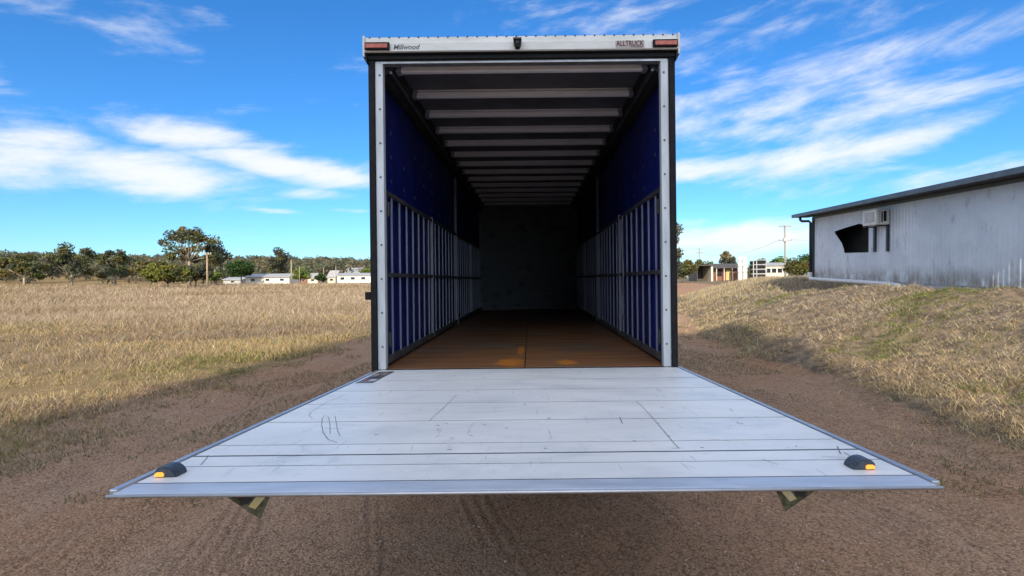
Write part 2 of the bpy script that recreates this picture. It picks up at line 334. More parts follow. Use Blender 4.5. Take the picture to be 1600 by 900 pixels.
# ------------------------------------------------------------------ terrain
rng = np.random.default_rng(7)
_tab = rng.random((256, 256)).astype(np.float64)
def vnoise(x, y):
    xi = np.floor(x).astype(int); yi = np.floor(y).astype(int); fx = x - xi; fy = y - yi
    fx = fx * fx * (3 - 2 * fx); fy = fy * fy * (3 - 2 * fy)
    g = lambda a, b: _tab[a & 255, b & 255]
    return (g(xi, yi) * (1-fx) + g(xi+1, yi) * fx) * (1-fy) + (g(xi, yi+1) * (1-fx) + g(xi+1, yi+1) * fx) * fy
def fbm(x, y, o=4):
    s, a, tot = 0, 1, 0
    for i in range(o):
        s = s + a * vnoise(x * 2**i + 17.3 * i, y * 2**i + 5.1 * i); tot += a; a *= .5
    return s / tot
def sst(a, b, x):
    t = np.clip((x - a) / (b - a), 0, 1); return t * t * (3 - 2 * t)
def toe(y):        # foot of the right-hand bank
    return 4.55 + np.maximum(0, y - 14.5) * .22 + (fbm(y * .35 + 3, y * 0 + 1.5, 3) - .5) * 1.1
def bankness(x, y):
    t = np.clip((x - toe(y)) / 6.0, 0, 1)
    return t * (1.35 - .35 * t) * sst(52, 36, y) * sst(-25, -8, y)
def height(x, y):
    x = np.asarray(x, float); y = np.asarray(y, float); d = np.hypot(x, y)
    z = 1.35 * sst(38, 130, d)
    z = z + np.clip(bankness(x, y), 0, 1.05) * (1.62 - .52 * sst(9.2, 11.2, x) * sst(26, 22, y)) * (1 - .8 * sst(38, 130, d))
    left = sst(-5, -14, x)
    z = z + left * (fbm(x * .12, y * .12, 3) - .5) * .5
    z = z + sst(200, 520, d) * sst(40, -160, x) * (13 + 6 * fbm(x * .004, y * .004, 3)) * sst(-50, 60, y)
    nf = np.exp(-d / 40)
    z = z + nf * ((fbm(x * .9, y * .5, 4) - .5) * .07 + (fbm(x * 5, y * 3.2, 4) - .5) * .038)
    # wheel ruts running along the track
    for rx, w, dep in ((-2.7, .22, .05), (-3.9, .25, .06), (2.2, .2, .045), (3.3, .22, .05), (-1.0, .2, .03), (.9, .2, .03)):
        xx = x - rx - (fbm(y * .18 + rx, y * 0, 2) - .5) * 1.0
        z = z - dep * np.exp(-(xx / w) ** 2) * sst(40, 20, y)
    # clods on the bank
    z = z + np.clip(bankness(x, y) * 3, 0, 1) * (fbm(x * 2.4, y * 2.4, 4) - .5) * .26 * sst(45, 25, d)
    return z
def axis(lo, hi, step, far_lo, far_hi, k):
    a = list(np.arange(lo, hi + 1e-6, step)); s = step
    while a[-1] < far_hi: s *= k; a.append(a[-1] + s)
    s = step; b = []; p = lo
    while p > far_lo: s *= k; p -= s; b.append(p)
    return np.array(b[::-1] + a)
xs = axis(-12, 13, .08, -3500, 3500, 1.12); ys = axis(1.5, 22, .08, -400, 6000, 1.10)
X, Y = np.meshgrid(xs, ys); Z = height(X, Y)
nx, ny = len(xs), len(ys)
idx = np.arange(nx * ny).reshape(ny, nx)
quads = np.stack([idx[:-1, :-1], idx[:-1, 1:], idx[1:, 1:], idx[1:, :-1]], -1).reshape(-1, 4)
def leftgrass(x, y):
    """0 on the bare track, 1 in the dry grass to the left"""
    e = -4.5 + (fbm(x * .5 + 40, y * .25, 3) - .5) * 3.4
    return sst(e + .4, e - 2.2, x)
def sunlit_dirt(x, y):  # where the dirt is painted sunlit, past the far edge of the shade
    return sst(15, 24, y) * sst(toe(y) + .6, toe(y) - 1.2, x) * sst(-1, 1.5, x) * sst(170, 90, y)
zr = np.clip(leftgrass(X, Y), 0, 1); zr = np.maximum(zr, sst(38, 60, np.hypot(X, Y)) * (X < 0))
zg = np.clip(sst(-.02, .14, bankness(X, Y)), 0, 1); zg = np.maximum(zg, sst(45, 70, Y) * sst(22, 34, X)); zb = sunlit_dirt(X, Y)
ground = pydata('ground', np.stack([X.ravel(), Y.ravel(), Z.ravel()], -1), quads, 4, M['earth'], kind='structure')
zc = ground.data.color_attributes.new('zone', 'FLOAT_COLOR', 'POINT')
zz = np.ones((nx * ny, 4), np.float32); zz[:, 0] = zr.ravel(); zz[:, 1] = zg.ravel(); zz[:, 2] = zb.ravel(); zc.data.foreach_set('color', zz.ravel())
ground.data.polygons.foreach_set('use_smooth', [True] * len(ground.data.polygons))

# ------------------------------------------------------------------ box truck
XC = -0.055; YR = 4.417; YF = 13.15; L = DECK
truck = thing('box_truck', 'curtain-sided box truck with open dark blue interior and lowered aluminium tail lift', 'truck', (XC, YR, 0))
T = lambda y: y - YR                      # world depth to the truck's own frame
FL = L; CE = 3.555                        # floor and ceiling heights
# floor: two wide plates split along the middle
for s in (-1, 1):
    x0, x1 = (-1.19, -.004) if s < 0 else (.004, 1.19)
    boxo('floor_panel', (x0, x1, .035, T(YF), FL - .05, FL), M['floor'], truck, .002)
boxo('floor_seam_strip', (-.0035, .0035, .04, T(YF), FL - .03, FL - .006), M['blackmetal'], truck)
boxo('sill', (-1.255, 1.255, -.005, .033, FL - .16, FL - .004), M['blackmetal'], truck, .003)
# headboard, roof sheets, cant rails, bows
boxo('headboard', (-1.24, 1.24, T(YF), T(YF) + .06, FL - .02, CE + .027), M['headboard'], truck)
boxo('headboard_foot_plate', (-1.17, 1.17, T(YF) - .012, T(YF) - .001, FL, FL + .25), M['headboard'], truck)
for k in range(5):
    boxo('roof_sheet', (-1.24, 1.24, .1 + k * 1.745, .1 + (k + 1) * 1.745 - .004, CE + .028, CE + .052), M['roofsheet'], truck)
for s in (-1, 1):
    bm = bmesh.new(); prism(bm, [(s * 1.07, CE + .025), (s * 1.075, CE - .045), (s * 1.16, CE - .115), (s * 1.235, CE - .115), (s * 1.235, CE + .026), (s * 1.10, CE + .026)], 'y', .06, T(YF))
    bm_obj('cant_rail', bm, M['blackmetal'], truck)
    boxo('curtain_track', (s * 1.085, s * 1.105, .05, T(YF), CE - .092, CE - .072), M['gaterail'], truck)
bm = bmesh.new(); prism(bm, [(0, 0), (.0, .038), (.012, .050), (.012, .066), (.058, .066), (.058, .050), (.07, .038), (.07, 0), (.055, -.006), (.015, -.006)], 'x', -1.066, 1.066)
bow_me = bpy.data.meshes.new('roof_bow'); bmesh.ops.recalc_face_normals(bm, faces=bm.faces); bm.to_mesh(bow_me); bm.free(); bow_me.materials.append(M['bow'])
bm = bmesh.new(); prism(bm, [(0, .0), (.02, .062), (.07, .062), (.05, 0)], 'y', -.012, .085)
brk_me = bpy.data.meshes.new('bow_bracket'); bmesh.ops.recalc_face_normals(bm, faces=bm.faces); bm.to_mesh(brk_me); bm.free(); brk_me.materials.append(M['gatebar'])
for k in range(14):
    b = link(bpy.data.objects.new('roof_bow', bow_me), truck); b.location = (0, .13 + k * .622, CE - .04)
    for s in (-1, 1):
        c = link(bpy.data.objects.new('bow_bracket', brk_me), b); c.scale = (-s * .8, 1, 1); c.location = (s * 1.072, -.01, -.012)
# side curtains (slightly wavy vinyl with thickness)
for s in (-1, 1):
    n_y, n_z = 110, 14
    yy = np.linspace(.05, T(YF), n_y); zz_ = np.linspace(FL - .28, CE - .03, n_z); YY, ZZ = np.meshgrid(yy, zz_)
    wob = .012 * np.sin(YY * 5.1 + s) + .009 * np.sin(YY * 13 + ZZ * 2) + .006 * np.sin(YY * 23 - ZZ * 3 + 1)
    xa = s * (1.212 + wob * .6); xb = s * (1.222 + wob * .6)
    P = np.concatenate([np.stack([xa, YY, ZZ], -1).reshape(-1, 3), np.stack([xb, YY, ZZ], -1).reshape(-1, 3)])
    gi = np.arange(n_y * n_z).reshape(n_z, n_y); q = np.stack([gi[:-1, :-1], gi[:-1, 1:], gi[1:, 1:], gi[1:, :-1]], -1).reshape(-1, 4)
    o = pydata('side_curtain', P, np.concatenate([q, q + n_y * n_z]), 4, M['curtain'], truck); o.data.polygons.foreach_set('use_smooth', [True] * len(o.data.polygons))
    # strap plates showing as small pale spots in rows high on the curtain
    for j in range(7):
        for k in range(3):
            if (j * 3 + k + (s > 0)) % 4 == 3: continue
            boxo('strap_plate', (s * 1.196, s * 1.203, .42 + j * .5, .45 + j * .5, CE - .50 - .22 * k, CE - .465 - .22 * k), M['strap'], truck)
    boxo('curtain_pillar', (s * 1.16, s * 1.205, T(8.86), T(8.90), FL, CE - .12), M['gaterail'], truck, .006)
    boxo('curtain_pillar_foot', (s * 1.14, s * 1.158, T(8.84), T(8.95), FL, FL + .18), M['gaterail'], truck)
    # load gates: four a side, each with rails and upright bars
    for g in range(4):
        y0 = .09 + g * 2.16; y1 = y0 + 2.10
        gate = bpy.data.objects.new('load_gate', None); gate.empty_display_size = .1; link(gate, truck); gate.location = (s * 1.172, y0, FL)
        ln = y1 - y0; H = 1.5
        def gb(name, dims, mt):
            o = boxo(name, dims, mt, gate, .003); return o
        gb('top_rail', (-.018, .018, 0, ln, H - .035, H), M['gaterail']); gb('bottom_rail', (-.022, .022, 0, ln, .03, .085), M['gaterail']); gb('middle_rail', (-.026, .020, 0, ln, .765, .80), M['gaterail'])
        if g: gb('end_stile', (-.016, .016, -.024, .012, .03, H + .02), M['gatebar'])
        else: gb('end_stile', (-.018, .018, 0, .03, .03, H), M['gaterail'])
        if g == 0:
            bar_me = boxo('bar', (-.008, .008, -.010, .010, .085, H - .035), M['gatebar'], gate, .003); bm_first = bar_me; bar_me.location.y = .23; n0 = 1; bdat = bar_me.data
        else: n0 = 0
        for k in range(n0, 7):
            o = link(bpy.data.objects.new('bar', bdat), gate); o.location.y = .23 + k * .285
        for zz2 in (.17, 1.28):
            if g < 2: gb('hinge', (-.03, -.019 if s > 0 else .03, .028, .06, zz2, zz2 + .12) if s > 0 else (.019, .03, .028, .06, zz2, zz2 + .12), M['gaterail'])
# one loose strap hanging inside the right gate
bm = bmesh.new(); pts = [(1.13, .62 + 1.18 + .05 * math.sin(i * .9), FL + .25 + i * .11) for i in range(12)]
tube(bm, pts, .008, 6); bm_obj('loose_strap', bm, M['gatebar'], truck, True)
# rear frame
for s in (-1, 1):
    boxo('corner_post', (s * 1.146, s * 1.212, -.012, .055, FL - .003, CE - .012), M['post'], truck, .008)
    boxo('post_seal', (s * 1.214, s * 1.262, -.03, .11, FL - .10, CE + .01), M['black'], truck, .006)
    for k in range(9):
        boxo('post_bolt', (s * 1.165, s * 1.179, -.017, -.0125, FL + .18 + .28 * k, FL + .194 + .28 * k), M['gaterail'], truck)
boxo('side_latch', (-1.315, -1.264, -.01, .05, 1.575, 1.64), M['black'], truck, .006)
boxo('header_rail', (-1.205, 1.205, -.014, .06, CE - .034, CE - .011), M['alu'], truck, .004)
boxo('header_seal', (-1.26, 1.26, -.045, .08, CE - .010, CE + .026), M['black'], truck, .006)
boxo('header_lip', (-1.272, 1.272, -.07, .09, CE + .0265, CE + .034), M['black'], truck)
bm = bmesh.new(); prism(bm, [(-.075, CE + .035), (-.085, CE + .041), (-.085, CE + .104), (-.060, CE + .112), (-.05, CE + .165), (-.035, CE + .173), (.30, CE + .173), (.30, CE + .053), (.1, CE + .053), (.1, CE + .035)], 'x', -1.275, 1.275)
roof_cap = bm_obj('roof_cap', bm, M['white'], truck)
for s in (-1, 1):
    bm = bmesh.new(); prism(bm, [(s * 1.276, CE + .0), (s * 1.290, CE + .01), (s * 1.290, CE + .166), (s * 1.276, CE + .171)], 'y', -.08, .25); bm_obj('cap_end', bm, M['white'], truck)
    bm = bmesh.new(); prism(bm, [(s * 1.263, CE - .05), (s * 1.289, CE - .002), (s * 1.275, CE + .026), (s * 1.263, CE + .026)], 'y', -.06, .1); bm_obj('corner_bracket', bm, M['blackmetal'], truck)
    lamp = boxo('marker_lamp', (s * 1.268, s * 1.065, -.108, -.0855, CE + .044, CE + .106), M['black'], truck, .008)
    boxo('lens', (s * 1.258, s * 1.082, -.114, -.109, CE + .057, CE + .091), M['red_lens'], lamp, .002)
bm = bmesh.new(); bmesh.ops.create_uvsphere(bm, u_segments=8, v_segments=5, radius=.008)
riv = bpy.data.meshes.new('rivet'); bm.to_mesh(riv); bm.free(); riv.materials.append(M['gaterail'])
for k in range(32):
    o = link(bpy.data.objects.new('rivet', riv), truck); o.location = (-1.24 + 2.48 * k / 31, -.050, CE + .166)
cm = bpy.data.objects.new('reversing_camera', None); link(cm, truck); cm.location = (-.03, -.09, CE + .075)
boxo('hood', (-.034, .034, -.06, .004, .026, .040), M['gaterail'], cm, .004)
bm = bmesh.new(); prism(bm, [(-.030, .025), (.030, .025), (.028, -.006), (.016, -.032), (-.016, -.032), (-.028, -.006)], 'y', -.045, .003); bm_obj('casing', bm, M['black'], cm)
bm = bmesh.new(); tube(bm, [(0, -.0455, .004), (0, -.052, .004)], .014, 14); bm_obj('lens', bm, M['glassdark'], cm)

def text(name, s, size, mt, parent, loc, rot, xs=1.0, shear=0, thick=.0008):
    cu = bpy.data.curves.new(name, 'FONT'); cu.body = s; cu.size = size; cu.extrude = thick; cu.align_x = 'CENTER'; cu.align_y = 'CENTER'; cu.shear = shear; cu.offset = size * .018
    o = bpy.data.objects.new(name, cu); COL.objects.link(o); dg = bpy.context.evaluated_depsgraph_get()
    me = bpy.data.meshes.new_from_object(o.evaluated_get(dg)); bpy.data.objects.remove(o); bpy.data.curves.remove(cu)
    me.materials.clear(); p = mesh_obj(name, me, mt, parent); p.location = loc; p.rotation_euler = rot; p.scale = (xs, 1, 1); return p
st = boxo('maker_sticker', (.765, .998, -.0878, -.0860, CE + .046, CE + .103), M['decal_pink'], truck)
text('sticker_lettering', 'ALLTRUCK', .062, M['decal_maroon'], st, (.882, -.0886, CE + .079), (R(90), 0, 0), .72)
boxo('sticker_underline', (.885, .985, -.0890, -.0880, CE + .0495, CE + .054), M['decal_dark'], st)
text('body_lettering', 'Millwood', .056, M['decal_grey'], truck, (-.935, -.0865, CE + .070), (R(90), 0, 0), 1.0, .25)
# body outside, chassis, wheels and cab
boxo('chassis_rail', (-.45, -.35, .3, 10.6, .62, .90), M['blackmetal'], truck); boxo('chassis_rail', (.35, .45, .3, 10.6, .62, .90), M['blackmetal'], truck)
for k in range(12): boxo('cross_member', (-1.2, 1.2, .4 + k * .72, .47 + k * .72, .80, .945), M['blackmetal'], truck)
def wheel(x, y, r, w):
    wb = bpy.data.objects.new('wheel', None); link(wb, truck); wb.location = (x, y, r + .0)
    bm = bmesh.new(); tube(bm, [(-w/2, 0, 0), (-w/2 + .03, 0, 0), (w/2 - .03, 0, 0), (w/2, 0, 0)], [r * .92, r, r, r * .92], 28); bm_obj('tyre', bm, M['tyre'], wb, False)
    sx = 1 if x > 0 else -1
    bm = bmesh.new(); tube(bm, [(sx * (w/2 - .02), 0, 0), (sx * (w/2 + .012), 0, 0)], [r * .56, r * .5], 20); bm_obj('rim', bm, M['rim'], wb)
for s in (-1, 1):
    for yy_ in (2.0, 3.3): wheel(s * .98, yy_, .48, .5)
    wheel(s * 1.03, 9.3, .48, .3)
cab = [(8.95, .55), (8.95, 2.75), (9.3, 2.95), (10.5, 2.9), (10.85, 2.3), (11.1, 1.5), (11.12, .5)]
bm = bmesh.new(); prism(bm, cab, 'x', -1.2, 1.2); bmesh.ops.bevel(bm, geom=list(bm.edges), offset=.06, segments=2, affect='EDGES'); bm_obj('cab', bm, M['white'], truck)
boxo('mudguard', (-1.2, -.7, 1.3, 4.0, .975 - .06, .975 - .03), M['black'], truck); boxo('mudguard', (.7, 1.2, 1.3, 4.0, .975 - .06, .975 - .03), M['black'], truck)

# tail lift platform: level with the deck, its outer end a little raised; built flat, then tilted about the hinge
PL = 2.82; TILT = math.atan(.110 / 2.82)
plat = bpy.data.objects.new('lift_platform', None); link(plat, truck); plat.location = (.03, -.012, FL - .006); plat.rotation_euler = (-TILT, 0, 0)
seams = [0, .17, .60, 1.03, 1.46, 1.90, 2.30, 2.45, 2.57, 2.735]
for i in range(len(seams) - 1):
    a, b = seams[i], seams[i+1]; g_ = (.012, .016, .015, .014, .013, .010, .018, .009, .008)[i]
    boxo('plank', (-1.222, 1.222, -b + g_, -a, -.035, 0), M['plank'], plat)
    boxo('plank_seam', (-1.222, 1.222, -b + .0002, -b + g_ - .0002, -.03, -.0012), M['groove'], plat)
boxo('platform_core', (-1.222, 1.222, -2.5, -.002, -.06, -.036), M['groove'], plat)
for s in (-1, 1):
    boxo('edge_rail', (s * 1.228, s * 1.252, -2.80, 0, -.020, .004), M['alu'], plat, .004)
bm = bmesh.new(); prism(bm, [(-2.7355, -.0006), (-2.7355, -.022), (-2.812, -.014), (-2.820, -.010), (-2.818, -.004), (-2.812, -.002)], 'x', -1.226, 1.226); bm_obj('ramp_lip', bm, M['lip'], plat)
bm = bmesh.new(); tube(bm, [(-1.24, -2.824, -.008), (1.24, -2.824, -.008)], .0055, 8); bm_obj('lip_edge', bm, M['alu'], plat, True)
# worn scratches and scuffs as fine raised hairlines
rs = random.Random(3)
def hair(pts, w=.003):
    bm = bmesh.new(); pr = None
    for i, p in enumerate(pts):
        q = pts[min(i+1, len(pts)-1)]; o_ = pts[max(i-1, 0)]; d = Vector((q[0]-o_[0], q[1]-o_[1])); d = d.normalized() if d.length else Vector((1, 0)); nrm = Vector((-d.y, d.x)) * w * .5
        a = bm.verts.new((p[0] + nrm.x, p[1] + nrm.y, .0007)); b = bm.verts.new((p[0] - nrm.x, p[1] - nrm.y, .0007))
        if pr: bm.faces.new((pr[0], a, b, pr[1]))
        pr = (a, b)
    return bm_obj('scratch', bm, M['scratch'], plat)
def deck(px, py):       # a spot on the deck surface, from where it shows in the view
    drop = py - (437.5 + .0108 * (829 - px)); k_ = .110 / 2.82; t_ = (4.405 * drop - F * .731) / (drop - F * k_); return ((px - 829) / F * (4.405 - t_) - XC - .03, -t_)
for pts, w_ in (([(501, 654), (500, 664), (502, 676), (510, 687), (524, 692)], .0035), ([(501, 654), (505, 649), (511, 652), (513, 664), (513, 678)], .003), ([(521, 650), (523, 662), (525, 674), (529, 682)], .003),
                ([(486, 655), (481, 650), (483, 644), (492, 639), (510, 628), (538, 617)], .0025), ([(992, 626), (1015, 650), (1040, 680), (1058, 701)], .0035), ([(712, 617), (690, 638), (668, 658)], .0028),
                ([(966, 652), (970, 662)], .005), ([(1306, 698), (1311, 710)], .005), ([(1316, 707), (1328, 714)], .005), ([(310, 727), (320, 716), (322, 712)], .004)):
    hair([deck(*p) for p in pts], w_)
for k in range(34):
    x = rs.uniform(-1.0, 1.15); y = -rs.uniform(.3, 2.7); a = rs.uniform(-.5, .5) + (math.pi / 2 if rs.random() < .6 else 0); l = rs.uniform(.01, .09)
    hair([(x, y), (x + l * .5 * math.cos(a) + rs.uniform(-.004, .004), y + l * .5 * math.sin(a)), (x + l * math.cos(a), y + l * math.sin(a))], rs.uniform(.0015, .0035))
for k in range(16):
    x = rs.uniform(-.7, 1.05); y = -rs.uniform(1.6, 2.7)
    bm = bmesh.new(); n_ = 9; bm.faces.new([bm.verts.new((x + rs.uniform(.4, 1) * .012 * math.cos(2*math.pi*i/n_), y + rs.uniform(.4, 1) * .007 * math.sin(2*math.pi*i/n_), .0009)) for i in range(n_)]); bm_obj('scuff', bm, M['scratch'], plat)
# warning sticker near the hinge
ws = boxo('warning_sticker', (-1.20, -1.08, -.70, -.10, .0004, .0016), M['decal_dark'], plat)
for (y0, y1, x0, x1, mt) in ((-.69, -.63, -1.195, -1.085, 'decal_grey'), (-.615, -.50, -1.19, -1.15, 'decal_red'), (-.615, -.52, -1.14, -1.09, 'decal_white'), (-.40, -.30, -1.19, -1.145, 'decal_grey'), (-.34, -.25, -1.185, -1.155, 'decal_pink'), (-.30, -.17, -1.14, -1.09, 'decal_grey'), (-.24, -.20, -1.19, -1.15, 'decal_red')):
    boxo('sticker_panel', (x0, x1, y0, y1, .0017, .0026), M[mt], plat)
# flashing lamps at the outer corners, standing on the platform
def tilt_pt(x, t, z): return (x + .03, -.012 - t * math.cos(TILT) + z * math.sin(TILT) * -1, FL - .006 + t * math.sin(TILT) + z * math.cos(TILT))
for s, xx in ((-1, -1.165), (1, 1.10)):
    wl = bpy.data.objects.new('warning_lamp', None); link(wl, truck); wl.location = tilt_pt(xx, 2.655, .0005); wl.rotation_euler = (-TILT, 0, 0)
    prof = [(x * .78, z * .8) for x, z in [(-.047, 0), (-.047, .018), (-.040, .032), (-.022, .042), (.012, .040), (.034, .027), (.046, .008), (.047, 0)]]
    if s > 0: prof = [(-x, z) for x, z in prof]
    bm = bmesh.new(); prism(bm, prof, 'y', -.026, .035); bmesh.ops.bevel(bm, geom=[e for e in bm.edges], offset=.004, segments=2, affect='EDGES'); bm_obj('housing', bm, M['lamp_housing'], wl)
    bm = bmesh.new(); prism(bm, [(-.014, .004), (-.014, .013), (-.008, .017), (.008, .017), (.014, .013), (.014, .004)], 'y', -.031, -.0265); o = bm_obj('lens', bm, M['amber'], wl); o.location.x = s * .016
# warning pennants hanging under the outer edge
for s, xx in ((-1, -.86), (1, .845)):
    fp = bpy.data.objects.new('warning_pennant', None); link(fp, truck); fp.location = tilt_pt(xx, 2.74, -.040 if s < 0 else -.034); fp.rotation_euler = (R(8), 0, R(-8 * s))
    tri = [(-.068, 0), (.062, 0), (.026, -.082)]
    if s > 0: tri = [(-x, z) for x, z in tri]
    bm = bmesh.new(); prism(bm, tri, 'y', 0, .005); bm_obj('cloth', bm, M['flag_edge'], fp)
    k = -s
    bm = bmesh.new(); prism(bm, [(k * -.035, -.006), (k * .010, -.006), (k * -.004, -.026), (k * -.028, -.030)], 'y', -.0015, -.0003); bm_obj('dark_stripe', bm, M['flag_dark'], fp)
    bm = bmesh.new(); prism(bm, [(k * .018, -.006), (k * .046, -.008), (k * .014, -.046), (k * -.006, -.036)], 'y', -.0015, -.0003); bm_obj('yellow_stripe', bm, M['flag_yellow'], fp)
    boxo('hanger', (-.05, .05, -.004, .010, -.004, .004), M['blackmetal'], fp)
for s in (-1, 1):      # lift arms under the platform
    bm = bmesh.new(); prism(bm, [(-1.1, -.055), (-.1, -.055), (.3, -.5), (.2, -.6), (-.2, -.3), (-1.1, -.1)], 'x', s * .5 - .04, s * .5 + .04); o = bm_obj('lift_arm', bm, M['blackmetal'], truck); o.location = (.03, 0, FL)

# ------------------------------------------------------------------ galvanised hut on the bank (right)
HUT_D, HUT_X, HUT_Z = 21.85, 11.57, 1.70
hut = thing('galvanised_hut', 'weathered galvanised iron hut with a torn dark opening, standing on the bank', 'hut', (HUT_X, HUT_D, HUT_Z))
hut.rotation_euler = Matrix((( .0, .0, 0), (0, 0, 0), (0, 0, 1))).to_euler()
hut.rotation_euler = (R(1.7), 0, R(-3.4))      # local -Y runs towards the viewer; far end slightly higher
HL, HW, HH = 13.0, 5.0, 2.42
up = [(1.71, 1.78), (2.47, 1.87), (3.39, 1.95), (3.96, 1.81)]; lo_ = [(1.71, 1.74), (2.27, 1.28), (2.43, .957), (3.96, .945)]
ip = lambda pl, s: float(np.interp(s, [p[0] for p in pl], [p[1] for p in pl]))
bm = bmesh.new(); step = .019
n_s = int(HL / step); ss = sorted({round(v, 3) for v in [i * step for i in range(n_s + 1)] + [1.712, 2.27, 2.43, 2.47, 3.39, 3.958]})
rib = lambda s: -.006 * math.cos(2 * math.pi * s / .152) - (.004 if (s % .76) < .02 else 0)
cache = {}
def vv(s, z):
    k = (round(s, 4), round(z, 4))
    if k not in cache: cache[k] = bm.verts.new((rib(s), -s, z))
    return cache[k]
for a, b in zip(ss[:-1], ss[1:]):
    mid = (a + b) / 2
    if 1.712 < mid < 3.958:
        bm.faces.new((vv(a, 0), vv(b, 0), vv(b, ip(lo_, b)), vv(a, ip(lo_, a)))); bm.faces.new((vv(a, ip(up, a)), vv(b, ip(up, b)), vv(b, HH), vv(a, HH)))
    else: bm.faces.new((vv(a, 0), vv(b, 0), vv(b, HH), vv(a, HH)))
bm_obj('iron_wall', bm, M['galv'], hut)
boxo('end_wall', (.03, HW, -.06, -.02, 0, HH), M['galv'], hut); boxo('end_wall', (.03, HW, -HL, -HL + .04, 0, HH), M['galv'], hut); boxo('back_wall', (HW, HW + .04, -HL, -.02, 0, HH + .3), M['galv'], hut)
boxo('floor_slab', (.02, HW, -HL, -.02, -.15, .0), M['roofgrey'], hut); boxo('dark_backing', (.9, .95, -HL + .1, -.1, 0, HH), M['roofdark'], hut)  # dark sheet behind the torn opening paints its shaded interior
bm = bmesh.new(); prism(bm, [(-.58, HH + .13), (HW + .5, HH + .47), (HW + .5, HH + .52), (-.58, HH + .18)], 'y', -HL - .5, .5); bm_obj('roof', bm, M['roofgrey'], hut)
bm = bmesh.new(); prism(bm, [(-.66, HH + .06), (-.585, HH + .06), (-.585, HH + .20), (-.66, HH + .19)], 'y', -HL - .5, .5); bm_obj('gutter', bm, M['fascia'], hut)
boxo('soffit', (-.58, .0, -HL - .5, .5, HH + .065, HH + .085), M['blackmetal'], hut); boxo('wall_plate', (-.05, .03, -HL, -.02, HH - .03, HH + .06), M['fascia'], hut)  # soffit coloured near-black, the overhang's shade put into it
bm = bmesh.new(); tube(bm, [(-.5, .05, HH + .06), (-.5, .05, HH - .05), (-.44, .05, HH - .11), (-.16, .05, HH - .11), (-.09, .05, HH - .18), (-.09, .05, .16)], .05, 10); bm_obj('downpipe', bm, M['navy'], hut, True)
bm = bmesh.new(); box(bm, -.06, .05, -.13, .0, 0, HH + .03); bm_obj('corner_flashing', bm, M['navy'], hut)
pip = boxo('drain_pipe_socket', (-.18, -.02, -.04, .12, .0, .22), M['pvc'], hut, .03)
bm = bmesh.new(); tube(bm, [(-.1, .05, .20), (-.1, .05, .04), (-.11, 0, -.02), (-.13, -.12, -.04), (-.14, -2.5, -.05), (-.16, -5.3, -.06), (-.19, -5.85, -.08), (-.24, -6.05, -.13), (-.27, -6.1, -.22)], .07, 12); bm_obj('drain_pipe', bm, M['pvc'], hut, True)
for y_ in (-1.6, -3.7): 
    bm = bmesh.new(); tube(bm, [(-.14, y_ - .06, -.052), (-.14, y_ + .06, -.05)], .079, 12); bm_obj('pipe_joint', bm, M['pvc'], hut, True)
ac = bpy.data.objects.new('air_conditioner', None); link(ac, hut); ac.location = (-.01, -5.12, 1.80)
boxo('casing', (-.34, -.01, 0, .74, 0, .47), M['acwhite'], ac, .015); boxo('front_frame', (-.42, -.341, -.01, .75, -.005, .475), M['acwhite'], ac, .02)
boxo('front_grille', (-.432, -.421, .10, .62, .09, .40), M['acgrey'], ac)
for k in range(9): boxo('grille_slat', (-.437, -.4325, .11, .61, .10 + k * .033, .115 + k * .033), M['acwhite'], ac)
for k in range(4): boxo('side_vent', (-.26 + k * .012, -.253 + k * .012, -.006, -.0005, .07, .40), M['black'], ac)
boxo('vent_panel', (-.19, -.11, -.008, -.0005, .10, .42), M['black'], ac)
for k in range(5): boxo('side_rib', (-.335 + .0, -.29, -.007, -.0005, .06 + k * .08, .10 + k * .08), M['acgrey'], ac)
boxo('support_bracket', (-.08, -.012, -4.42, -4.34, .95, 1.79), M['navy'], hut); boxo('support_bracket', (-.08, -.012, -5.10, -5.03, .95, 1.79), M['navy'], hut)
boxo('bracket_arm', (-.40, -.03, -4.42, -4.35, 1.74, 1.785), M['navy'], hut); boxo('bracket_arm', (-.40, -.03, -5.10, -5.04, 1.74, 1.785), M['navy'], hut)

# tall unseen block added well behind the viewer; its long shade covers the yard and the back of the truck
SY = -34.0
shade_block = thing('unseen_shade_block', 'tall plain unseen block added far behind the viewer to shade the yard', 'shade_block', (-.15 - .105 * (12 - SY), SY, 0), R(-6))
SW, SH = 5.6, (16.6 - SY) / math.cos(R(6)) * math.tan(SUN_EL)
boxo('block_body', (-SW, SW, -7, 0, -.3, SH - .3), M['blockclad'], shade_block); boxo('block_cap', (-SW - .02, SW + .02, -7.1, .02, SH - .29, SH), M['roofgrey'], shade_block)
for k in range(5):
    bm = bmesh.new(); tube(bm, [(-SW + 1.05 + k * 2.1, .0, -.3), (-SW + 1.05 + k * 2.1, .0, SH - .35)], 1.0, 16); bm_obj('block_face', bm, M['blockclad'], shade_block, True)

